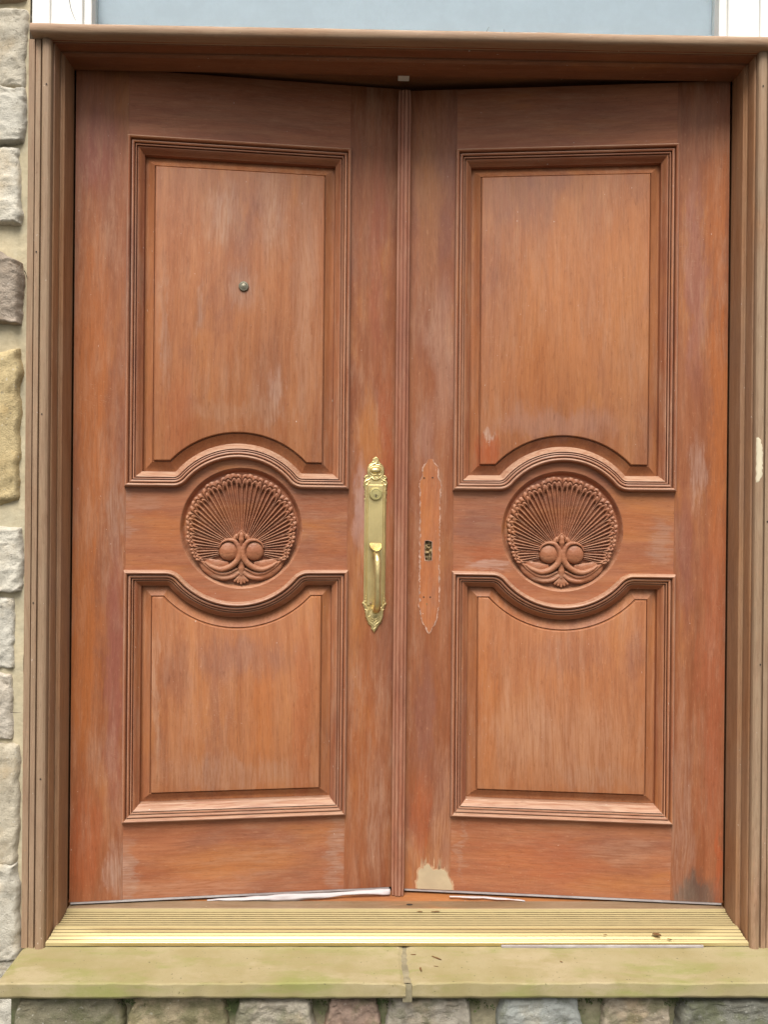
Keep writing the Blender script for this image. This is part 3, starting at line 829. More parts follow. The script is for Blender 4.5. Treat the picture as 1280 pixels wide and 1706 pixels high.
# ------------------------------------------------------------------ metal threshold
th = empty('threshold', (0, 0.05, -0.036))
tag(th, 'ribbed gold metal threshold strip below the double door, bright along its front ribs', 'threshold')
tp = [(0.1035, -0.0360), (0.1035, 0.0030), (0.1010, 0.0036), (0.0985, 0.0030), (0.0975, -0.0015)]
y = 0.0965; z = -0.0020; groove_dark = []
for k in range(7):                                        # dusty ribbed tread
    groove_dark += [len(tp), len(tp) + 1]
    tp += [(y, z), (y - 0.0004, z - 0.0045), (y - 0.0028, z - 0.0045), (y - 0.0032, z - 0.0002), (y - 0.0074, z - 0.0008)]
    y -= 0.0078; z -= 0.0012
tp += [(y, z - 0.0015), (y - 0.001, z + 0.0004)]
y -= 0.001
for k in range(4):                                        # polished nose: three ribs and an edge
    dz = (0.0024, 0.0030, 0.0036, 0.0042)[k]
    groove_dark += [len(tp) + 1, len(tp) + 2]
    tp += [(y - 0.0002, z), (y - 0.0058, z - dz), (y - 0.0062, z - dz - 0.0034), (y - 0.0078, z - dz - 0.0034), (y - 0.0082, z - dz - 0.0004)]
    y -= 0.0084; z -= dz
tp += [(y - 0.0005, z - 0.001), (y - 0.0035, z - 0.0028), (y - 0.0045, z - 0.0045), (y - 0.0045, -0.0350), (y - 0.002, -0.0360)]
mb = MB(); m_ = len(tp); n = 120
def jx(y): return 0.7985 if y > 0.052 else (0.8025 + (0.052 - y) * 0.10 if y > 0.012 else 0.8075 + (0.012 - y) * 0.45)
for a in range(n + 1):
    f = -1 + 2 * a / n
    for (yy, zz) in tp:
        x = f * min(jx(yy), 0.8165)
        mb.v.append((x, yy, zz + noise.noise(Vector((x * 2.2, 0, 7))) * 0.0007))
for a in range(n):
    for b in range(m_):
        c = (b + 1) % m_
        mb.f.append((a * m_ + b, a * m_ + c, (a + 1) * m_ + c, (a + 1) * m_ + b)); mb.m.append(1 if b in groove_dark else 0)
mb.f += [tuple(range(m_)), tuple(n * m_ + i for i in reversed(range(m_)))]; mb.m += [0, 0]
mb.c = [(1, 1, 1)] * len(mb.v)
mb.build('ribbed_strip', [M['threshold'], M['groove_dark']], th, loc=(0, -0.05, 0.036), smooth=20)
mb = MB(); mb.box(0.235, 0.705, y - 0.0085, y - 0.0052, -0.0375, -0.0318, 0.0006)
o = mb.build('packing_strip', M['sweep'], th, loc=(0, -0.05, 0.036))

# ------------------------------------------------------------------ door leaves
U1, U2, UC = 0.1250, 0.6725, 0.3990
ZT, ZUB, ZLT, ZB = 1.8745, 1.0195, 0.8175, 0.2030
LW, LB = 0.797, 0.014
NA, NF = 44, 12
def curve_pts(kind, w):
    """the shaped edge from right to left, offset w towards the panel"""
    if kind == 'upper': cz, R, zl, rf, sg = 0.930, 0.162, ZUB, 0.0464, 1
    else: cz, R, zl, rf, sg = 0.918, 0.180, ZLT, 0.050, -1
    # mirror so that the arc always bulges along sg
    zl_ = (zl - cz) * sg
    fz = zl_ + rf; fx = math.sqrt(max((R + rf) ** 2 - fz ** 2, 1e-9))
    Rw = R + w; rw = rf - w; lw = zl_ + w
    pts = []
    if rw > 0.0008:
        a1 = math.atan2(fz, fx)                         # direction from arc centre to the fillet centre
        fil = []
        for k in range(NF + 1):
            # from tangent with the line (angle -90deg at fillet centre) to tangent with the arc
            a = -math.pi / 2 + (-(math.pi - a1) + math.pi / 2) * k / NF
            fil.append((fx + rw * math.cos(a), fz + rw * math.sin(a)))
        arc = []
        for k in range(1, NA):
            a = a1 + (math.pi - 2 * a1) * k / NA
            arc.append((Rw * math.cos(a), Rw * math.sin(a)))
        pts = fil + arc + [(-x, z) for (x, z) in reversed(fil)]
    else:
        a1 = math.asin(lw / Rw)
        c = (Rw * math.cos(a1), lw)
        arc = [(Rw * math.cos(a1 + (math.pi - 2 * a1) * k / NA), Rw * math.sin(a1 + (math.pi - 2 * a1) * k / NA)) for k in range(1, NA)]
        pts = [c] * (NF + 1) + arc + [(-c[0], c[1])] * (NF + 1)
    return [(UC + x, cz + sg * z) for (x, z) in pts]

def panel_path(kind, w):
    """closed path; also tells which edges are uprights"""
    c = curve_pts(kind, w)
    if kind == 'upper':
        P = [(U1 + w, ZT - w), (U2 - w, ZT - w), (U2 - w, ZUB + w)] + c + [(U1 + w, ZUB + w)]
        up_ = {1, len(P) - 1}
    else:
        P = [(U1 + w, ZB + w), (U2 - w, ZB + w), (U2 - w, ZLT - w)] + c + [(U1 + w, ZLT - w)]
        up_ = {1, len(P) - 1}
    return P, up_

def ringed(kind, prof, sx, mats, name, parent, fill=False, smooth=28):
    mb = MB()
    rings = [panel_path(kind, w)[0] for (w, h) in prof]
    n = len(rings[0])
    ups = panel_path(kind, 0.0)[1]
    for (w, h), r in zip(prof, rings):
        mb.v += [(sx * p[0], -h, p[1]) for p in r]
    mb.c = [(1, 1, 1)] * len(mb.v)
    for k in range(len(prof) - 1):
        for i in range(n):
            j = (i + 1) % n
            a, b, c, d = k * n + i, k * n + j, (k + 1) * n + j, (k + 1) * n + i
            pa, pb = Vector(mb.v[a]), Vector(mb.v[b]); pc, pd = Vector(mb.v[c]), Vector(mb.v[d])
            if (pa - pb).length < 1e-7 and (pc - pd).length < 1e-7: continue
            mb.f.append((a, b, c, d)); mb.m.append(0 if (i in ups or fill) else 1)
    if fill:
        r = rings[-1]; b = (len(prof) - 1) * n
        tr = tessellate_polygon([[Vector((p[0], p[1], 0)) for p in r]])
        for t in tr:
            mb.f.append(tuple(b + i for i in t)); mb.m.append(0)
    me_o = mb.build(name, mats, parent, smooth=smooth)
    return me_o

MOULD = [(-0.0005, -0.004), (0.0000, 0.0045), (0.0010, 0.0105), (0.0030, 0.0155), (0.0060, 0.0175), (0.0086, 0.0160), (0.0100, 0.0125), (0.0106, 0.0030), (0.0126, 0.0030),
         (0.0130, 0.0105), (0.0150, 0.0112), (0.0178, 0.0098), (0.0184, 0.0000), (0.0204, 0.0000), (0.0208, 0.0072), (0.0230, 0.0064), (0.0236, -0.0025), (0.0256, -0.0025),
         (0.0260, 0.0042), (0.0290, 0.0020), (0.0328, -0.0030), (0.0364, -0.0088), (0.0390, -0.0108), (0.0400, -0.0190), (0.0402, -0.0270)]
PANEL = [(0.0380, -0.0262), (0.0420, -0.0256), (0.0530, -0.0185), (0.0634, -0.0110), (0.0644, -0.0150), (0.0664, -0.0150), (0.0670, -0.0062), (0.0682, -0.0048), (0.0696, -0.0044)]

# --- the carved shell, a height field
def shell_field():
    n = 460
    xs = np.linspace(-0.156, 0.156, n); zs = np.linspace(-0.156, 0.156, n)
    X, Zz = np.meshgrid(xs, zs, indexing='ij')
    r = np.hypot(X, Zz)
    ss = lambda a, b, v: (lambda t: t * t * (3 - 2 * t))(np.clip((v - a) / (b - a), 0, 1))
    H = -0.0008 - 0.0145 * ss(0.1505, 0.1385, r)
    H = np.where(r > 0.1512, -0.0030, H)
    H += 0.002 * ss(0.141, 0.10, r)
    k = 0.000276
    def P(x, y): return ((x - 650) * k, (642 - y) * k)
    O = P(650, 835)
    dx, dz = X - O[0], Zz - O[1]
    rho = np.hypot(dx, dz)
    th = np.abs(np.arctan2(dx, dz))                        # 0 = up
    sgnx = np.sign(dx)
    lobe = np.radians(17.6)
    tl = th / lobe
    li = np.clip(np.floor(tl), 0, 5)
    fr = tl - li
    # distance from O to the circle of radius Rc about the centre, along th
    Rc = 0.1365
    bq = O[1] * np.cos(th)
    edge = -bq + np.sqrt(np.maximum(bq ** 2 - (O[1] ** 2 - Rc ** 2), 0))
    notch = np.abs(np.sin(np.pi * np.clip(fr, 0, 1))) ** 0.35
    bead = np.abs(np.sin(np.pi * np.clip(fr, 0, 1) * 4)) ** 0.6
    edge = edge * (1 - 0.05 * (1 - notch)) - 0.0030 * (1 - bead) + (vnoise(th * sgnx * 9 + 5, th * 0, 1.0, 4) - 0.5) * 0.004
    inside = (rho < edge) & (th < np.radians(106))
    q = rho / np.maximum(edge, 1e-5)
    # inner scallop line where flutes end
    nb = 4
    bead2 = np.abs(np.sin(np.pi * fr * nb))
    sc = 0.865 - 0.05 * (1 - np.abs(np.sin(np.pi * fr)) ** 0.6) + 0.035 * bead2 ** 0.8
    lo_ = np.clip(0.58 - 0.45 * q, 0.12, 0.5)
    fl = ss(0, 1, np.clip((bead2 - lo_) / (0.98 - lo_), 0, 1))                                     # 1 = middle of a flute
    body = -0.0105 + 0.0105 * q ** 1.3
    amp = 0.0085 * np.clip(rho / 0.085, 0.12, 1.0)
    flute = body + 0.0032 - amp * fl * ss(0, 0.05, sc - q)
    split = np.minimum(fr, 1 - fr) * lobe * rho            # thin deep line between lobes
    flute = flute - 0.0040 * np.exp(-(split / 0.0010) ** 2)
    rq = np.clip((q - sc) / np.maximum(1 - sc, 1e-3), 0, 1)
    rim = body + 0.0022 + 0.0044 * (0.35 + 0.65 * bead2 ** 0.9) * np.sin(np.pi * np.clip(0.12 + rq * 0.88, 0, 1)) ** 0.6
    wv_ = 0.45 + 0.12 * np.sin(np.pi * fr * 3 + li * 1.7)
    rim -= 0.0040 * np.exp(-((rq - wv_) / 0.10) ** 2)
    rim -= 0.0050 * np.exp(-(split / 0.0012) ** 2)
    S = np.where(q < sc, flute, rim)
    H = np.where(inside, np.maximum(H + 0.001, S), H)
    # apron: the two sweeping leaves below
    def curve(ptsz, rad, gain, basis, mirror=True):
        nonlocal H
        for sx_ in ((1, -1) if mirror else (1,)):
            pts = [(sx_ * P(*p)[0], P(*p)[1]) for p in ptsz]
            h, m = tube_h(X, Zz, pts, [v * k for v in rad], gain)
            H = np.where(m, np.maximum(H, basis + h), H)
    curve([(655, 1000), (590, 1050), (500, 1070), (410, 1045), (335, 995), (290, 935), (250, 900)], [26, 36, 48, 48, 40, 28, 16], 0.55, -0.0075)
    curve([(640, 1035), (575, 1080), (490, 1092), (420, 1075)], [12, 18, 20, 10], 0.8, -0.0035)
    curve([(250, 905), (300, 935), (350, 985), (430, 1040), (520, 1050), (610, 1010)], [10, 13, 14, 15, 15, 10], 0.9, -0.0015)
    curve([(300, 915), (380, 950), (450, 965), (520, 960)], [14, 34, 36, 20], 0.4, -0.0055)
    # scroll bands round the balls
    curve([(452, 815), (478, 772), (530, 748), (590, 760), (630, 820), (634, 885), (604, 945), (545, 992), (465, 1012), (385, 985), (335, 950)], [5, 9, 13, 19, 24, 27, 27, 25, 22, 16, 8], 0.95, 0.0016)
    curve([(650, 800), (652, 900), (650, 1000), (650, 1060)], [30, 20, 30, 14], 0.55, -0.003, False)
    # pendant fan
    for dxp in (-48, -24, 0, 24, 48):
        curve([(650, 1048), (650 + dxp * 0.7, 1095), (650 + dxp * 1.15, 1138 - abs(dxp) * 0.45)], [10, 14, 13], 0.8, -0.005, False)
    # finial bud
    curve([(650, 668), (650, 700), (650, 745), (650, 790)], [5, 20, 26, 12], 0.9, 0.0015, False)
    curve([(650, 690), (606, 712), (590, 740), (610, 765)], [7, 17, 18, 8], 0.9, -0.0005)
    curve([(650, 662), (622, 695), (615, 735)], [5, 7, 5], 1.0, 0.0025)
    # balls
    for sx_ in (1, -1):
        bx, bz = sx_ * P(536, 848)[0], P(536, 848)[1]
        d = np.hypot(X - bx, Zz - bz); R = 86 * k
        hb = -0.0050 + np.sqrt(np.clip(1 - (d / R) ** 2, 0, 1)) * R * 0.50
        ring = np.exp(-((d - R * 1.03) / 0.0012) ** 2)
        H = np.where((d < R) & (H < 0.0018), np.maximum(hb, -0.0045), H - 0.0015 * ring * (H < 0.0018))
    # knife-cut irregularity
    H += (vnoise(X, Zz, 90, 7) - 0.5) * 0.0007 + (vnoise(X, Zz, 260, 8) - 0.5) * 0.0004
    H = np.minimum(H, 0.0105)
    keep = r < 0.155
    return xs, zs, H, keep
SH = shell_field()

# --- outline of the handle plate (also the scar of the missing one), half width as a function of height
HZ0, HZ1 = 0.6605, 1.1030
OUT_Z = [0.6605, 0.668, 0.675, 0.684, 0.697, 0.712, 0.722, 0.728, 0.734, 0.738, 0.748, 0.9900, 1.0000, 1.0080, 1.0200, 1.0300, 1.0340, 1.0400, 1.0440, 1.0480, 1.0560, 1.0640, 1.0740, 1.0830, 1.0880, 1.0940, 1.0985, 1.1030]
OUT_W = [0.0010, 0.0070, 0.0090, 0.0170, 0.0215, 0.0235, 0.0260, 0.0285, 0.0305, 0.0285, 0.0275, 0.0275, 0.0280, 0.0285, 0.0270, 0.0300, 0.0310, 0.0285, 0.0290, 0.0250, 0.0215, 0.0220, 0.0215, 0.0180, 0.0125, 0.0085, 0.0070, 0.0010]
def half_w(z): return float(np.interp(z, OUT_Z, OUT_W))

def handle_plate(parent, u, sx):
    zs = np.arange(HZ0 - 0.002, HZ1 + 0.002, 0.00055); xs = np.arange(-0.034, 0.034, 0.00055)
    X, Zz = np.meshgrid(xs, zs, indexing='ij')
    W = np.interp(Zz, OUT_Z, OUT_W)
    wob = (vnoise(X * 0 + np.sign(X) * 3, Zz, 260, 3) - 0.5) * 0.003 * ((Zz > 0.99) | (Zz < 0.745))
    d = W + wob - np.abs(X)                               # inside distance
    H = np.where(d > 0, 0.0022 + 0.0018 * np.clip(d / 0.003, 0, 1), -1.0)
    straight = (Zz > 0.73) & (Zz < 1.032)
    core = np.clip((0.0205 - np.abs(X)) / 0.0014, 0, 1)
    H = np.where((d > 0) & straight, np.maximum(H, 0.003 + 0.0045 * core), H)
    bd = np.exp(-((np.abs(X) - 0.0235) / 0.0010) ** 2) * 0.0012
    H = np.where((d > 0) & straight, H + bd, H)
    def tb(pts, rad, gain=1.0, basis=0.003, mirror=True):
        nonlocal H
        for s_ in ((1, -1) if mirror else (1,)):
            h, m = tube_h(X, Zz, [(s_ * a, b) for a, b in pts], rad, gain)
            H = np.where(m, np.maximum(H, basis + h), H)
    # crown: C-scrolls round an oval boss
    e = ((X / 0.0130) ** 2 + ((Zz - 1.0690) / 0.0078) ** 2)
    H = np.where(e < 1, np.maximum(H, 0.005 + 0.0065 * np.sqrt(np.clip(1 - e, 0, 1))), H)
    tb([(0.000, 1.0825), (0.0095, 1.0820), (0.0165, 1.0760), (0.0190, 1.0670), (0.0175, 1.0570), (0.0120, 1.0510)], [.0016, .0022, .0026, .0026, .0022, .0014])
    tb([(0.0, 1.0790), (0.009, 1.0775), (0.0145, 1.0720), (0.0155, 1.0650), (0.012, 1.0590), (0.005, 1.0585)], [.001, .0014, .0016, .0016, .0014, .001], 1.0, 0.004)
    tb([(-0.009, 1.0850), (-0.003, 1.0850), (0.003, 1.0890), (0.0050, 1.0950), (0.0030, 1.1005), (-0.0010, 1.1000), (-0.0005, 1.0960)], [.0016, .0024, .0026, .0024, .0018, .0014, .001], 1.0, 0.003, False)
    tb([(-0.010, 1.0880), (-0.0075, 1.0900), (-0.0065, 1.0870)], [.0014, .0018, .0012], 1, .003, False)
    tb([(0.0070, 1.0920), (0.0080, 1.0870), (0.0120, 1.0850), (0.0100, 1.0820)], [.0014, .0020, .0020, .0012], 1, .003, False)
    # collar of leaves and side curls
    for i, a in enumerate(np.linspace(-1.2, 1.2, 7)):
        cx_, cz_ = 0.0105 * math.sin(a), 1.0520 - 0.0065 * math.cos(a)
        tb([(cx_ * 0.55, cz_ + 0.004), (cx_, cz_)], [.0014, .0021], 1.2, .005, False)
    tb([(0.0, 1.0590), (0.0055, 1.0570), (0.0055, 1.0520), (0.0, 1.0510), (-0.0055, 1.0520), (-0.0055, 1.0570), (0.0, 1.0590)], [.0013] * 7, 1.2, .006, False)
    tb([(0.0125, 1.0500), (0.0180, 1.0445), (0.0235, 1.0425), (0.0275, 1.0385), (0.0265, 1.0330), (0.0215, 1.0330), (0.0210, 1.0370)], [.0014, .0022, .0026, .0026, .0022, .0018, .0012], 1.1)
    tb([(0.0195, 1.0560), (0.0240, 1.0545), (0.0270, 1.0500), (0.0235, 1.0470)], [.0012, .0020, .0022, .0014])
    tb([(0.0165, 1.0400), (0.0185, 1.0330), (0.0150, 1.0280), (0.0120, 1.0310)], [.0018, .0020, .0018, .001], 1.1, .004)
    tb([(0.0240, 1.0310), (0.0255, 1.0230), (0.0235, 1.0150), (0.0255, 1.0070), (0.0240, 0.9980), (0.0235, 0.9900)], [.0024, .0020, .0022, .0018, .0018, .0006])
    # foot: cartouche with leaf sprays
    e2 = np.hypot(X / 0.0155, (Zz - 0.7035) / 0.0165)
    H = np.where((e2 < 1) & (d > 0), 0.0032 + 0.002 * (1 - e2), H)
    tb([(0.0160, 0.7190), (0.0195, 0.7100), (0.0185, 0.6980), (0.0130, 0.6870), (0.0055, 0.6810), (0.001, 0.6760)], [.0022, .0026, .0028, .0026, .0022, .0016])
    tb([(0.0145, 0.7000), (0.0100, 0.6915), (0.0030, 0.6880)], [.0010, .0015, .0010], 1, .004)
    tb([(0.0115, 0.7020), (0.0070, 0.6955), (0.0010, 0.6930)], [.0008, .0013, .0008], 1, .004)
    tb([(0.0060, 0.6810), (0.0045, 0.6740), (-0.001, 0.6680), (-0.002, 0.6640)], [.0018, .0020, .0018, .0008], 1.0, .003, False)
    tb([(0.0280, 0.7330), (0.0230, 0.7290), (0.0190, 0.7230), (0.0140, 0.7210)], [.0012, .0022, .0024, .0016])
    tb([(0.0225, 0.7170), (0.0200, 0.7130)], [.0020, .0012])
    for i in range(4): tb([(0.0235, 0.738 + i * 0.0065), (0.0232, 0.741 + i * 0.0065)], [.0020 - i * .0002, .0014], 1.1, .004)
    H = np.where(d <= 0, np.where(H > 0, H, -1.0), H)
    keep = H > 0
    H = np.where(keep, H, 0.0)
    # soften the rim down to the door
    o = heightfield('handle_plate', xs, zs, H, keep, M['brass'], parent, (sx * u, -0.0003, 0))
    # lock cylinder (lathe)
    def lathe(name, prof, c, mat, par, ns=40):
        mb = MB(); m_ = len(prof)
        for k in range(ns):
            a = 2 * math.pi * k / ns
            mb.v += [(c[0] + r_ * math.cos(a), -(c[1] + h_), c[2] + r_ * math.sin(a)) for (r_, h_) in prof]
        mb.c = [(1, 1, 1)] * len(mb.v)
        for k in range(ns):
            for b in range(m_ - 1):
                k2 = (k + 1) % ns
                mb.f.append((k * m_ + b, k2 * m_ + b, k2 * m_ + b + 1, k * m_ + b + 1)); mb.m.append(0)
        return mb.build(name, mat, par, smooth=35)
    cyl = lathe('lock_cylinder', [(0.0168, 0.006), (0.0168, 0.0105), (0.0155, 0.0125), (0.0125, 0.0130), (0.0120, 0.0118), (0.0085, 0.0118), (0.0082, 0.0126), (0.0001, 0.0126)], (0, 0, 1.0097), M['brass_dull'], o)
    kh = MB(); kh.box(-0.0012, 0.0012, -0.0132, -0.0124, 1.0015, 1.0085); kh.box(-0.0040, -0.0028, -0.0131, -0.0124, 1.0040, 1.0085); kh.box(0.0030, 0.0042, -0.0131, -0.0124, 1.0040, 1.0080)
    # keyhole is cut dark into the cylinder face
    kb = kh.build('keyhole', M['dark'], o)
    # thumb piece: a small shell pad on a stem
    mb = MB()
    n1, n2 = 14, 18
    for a in range(n1 + 1):
        for b in range(n2 + 1):
            f = a / n1; t = -1 + 2 * b / n2
            w = 0.0150 * (math.sqrt(max(0, 1 - (f - 0.12) ** 2 / 0.80)) if f > .12 else 0.82 + f * 1.5)
            w = min(w, 0.0155)
            x = t * w
            mb.v.append((x, -0.012 - 0.026 * f - 0.002 * math.cos(t * 1.5), 0.8855 - 0.0175 * f - 0.0030 * (1 - t * t) * math.sin(f * 3) + 0.0014 * abs(math.sin(t * 9)) * (1 - f)))
    mb.c = [(1, 1, 1)] * len(mb.v)
    top = len(mb.v)
    mb.v += [(x, y_ + 0.0, z_ - 0.0022) for (x, y_, z_) in mb.v[:top]]; mb.c = [(1, 1, 1)] * len(mb.v)
    for a in range(n1):
        for b in range(n2):
            i = a * (n2 + 1) + b
            mb.f.append((i, i + 1, i + n2 + 2, i + n2 + 1)); mb.m.append(0)
            mb.f.append((top + i, top + i + 1, top + i + n2 + 2, top + i + n2 + 1)); mb.m.append(0)
    rimi = [b for b in range(n2 + 1)] + [a * (n2 + 1) + n2 for a in range(1, n1 + 1)] + [n1 * (n2 + 1) + b for b in range(n2 - 1, -1, -1)] + [a * (n2 + 1) for a in range(n1 - 1, 0, -1)]
    for q in range(len(rimi)):
        i, j = rimi[q], rimi[(q + 1) % len(rimi)]
        mb.f.append((i, j, j + top, i + top)); mb.m.append(0)
    mb.box(-0.0040, 0.0040, -0.016, -0.005, 0.8790, 0.8850, 0.001)
    mb.build('thumb_latch', M['brass'], o, smooth=50)
    # pull grip: swept fluted bar with leaf knuckles
    spine = [(0.0, -0.006, 0.8480), (-0.001, -0.020, 0.8600), (0.0, -0.034, 0.8590), (0.0015, -0.0450, 0.8450), (0.0020, -0.0500, 0.8200), (0.0025, -0.0500, 0.7900), (0.003, -0.0470, 0.7600), (0.0030, -0.0390, 0.7350), (0.003, -0.0260, 0.7200), (0.003, -0.0060, 0.7150)]
    rad = [0.0060, 0.0060, 0.0066, 0.0086, 0.0078, 0.0070, 0.0072, 0.0084, 0.0090, 0.0095]
    pts = []
    Pn = [Vector(p) for p in spine]
    Pn = [2 * Pn[0] - Pn[1]] + Pn + [2 * Pn[-1] - Pn[-2]]; Rn = [rad[0]] + rad + [rad[-1]]
    for i in range(1, len(Pn) - 2):
        for k in range(9):
            t = k / 9
            q = 0.5 * ((2 * Pn[i]) + (Pn[i + 1] - Pn[i - 1]) * t + (2 * Pn[i - 1] - 5 * Pn[i] + 4 * Pn[i + 1] - Pn[i + 2]) * t * t + (3 * Pn[i] - Pn[i - 1] - 3 * Pn[i + 1] + Pn[i + 2]) * t ** 3)
            pts.append((q, Rn[i] * (1 - t) + Rn[i + 1] * t))
    pts.append((Pn[-2], Rn[-2]))
    mb = MB(); ns = 24
    for i, (q, r_) in enumerate(pts):
        tan = (pts[min(i + 1, len(pts) - 1)][0] - pts[max(i - 1, 0)][0]).normalized()
        s1 = Vector((1, 0, 0)); s1 = (s1 - tan * s1.dot(tan)).normalized(); s2 = tan.cross(s1)
        zf = q.z
        leafy = max(0, 1 - abs(zf - 0.838) / 0.028) + max(0, 1 - abs(zf - 0.735) / 0.028)
        for k in range(ns):
            a = 2 * math.pi * k / ns
            rr_ = r_ * (1 + 0.16 * leafy * math.sin(a * 6) * math.sin(i * 1.9) + 0.05 * math.cos(a * 4) * (1 - min(1, leafy)))
            mb.v.append(tuple(q + s1 * rr_ * math.cos(a) + s2 * rr_ * 0.8 * math.sin(a)))
    mb.c = [(1, 1, 1)] * len(mb.v)
    for i in range(len(pts) - 1):
        for k in range(ns):
            k2 = (k + 1) % ns
            mb.f.append((i * ns + k, i * ns + k2, (i + 1) * ns + k2, (i + 1) * ns + k)); mb.m.append(0)
    mb.f += [tuple(range(ns)), tuple((len(pts) - 1) * ns + k for k in reversed(range(ns)))]; mb.m += [0, 0]
    mb.build('pull_grip', M['brass'], o, smooth=60)
    lathe('screw', [(0.0034, 0.004), (0.0034, 0.0086), (0.0020, 0.0095), (0.0001, 0.0095)], (-0.0105, 0, 0.7345), M['rusty'], o, 16)
    return o

def ribbon(mb, pts, w, h, sx=1, jag=0.5, seed=1):
    """thin irregular line of residue following pts (closed)"""
    n = len(pts)
    base = len(mb.v)
    for i in range(n):
        p = Vector(pts[i]); a = Vector(pts[i - 1]); b = Vector(pts[(i + 1) % n])
        t = (b - a).normalized(); nn = Vector((-t.y, t.x))
        ww = w * (1 + jag * 2 * noise.noise(Vector((p.x * 160, p.y * 160, seed))))
        ww = max(ww, 0.0001)
        c = p + nn * noise.noise(Vector((p.x * 90, p.y * 90, seed + 5))) * 0.0012
        mb.v += [(sx * (c + nn * ww).x, -h, (c + nn * ww).y), (sx * (c - nn * ww).x, -h, (c - nn * ww).y)]
    mb.c = [(1, 1, 1)] * len(mb.v)
    for i in range(n):
        j = (i + 1) % n
        mb.f.append((base + 2 * i, base + 2 * i + 1, base + 2 * j + 1, base + 2 * j)); mb.m.append(0)

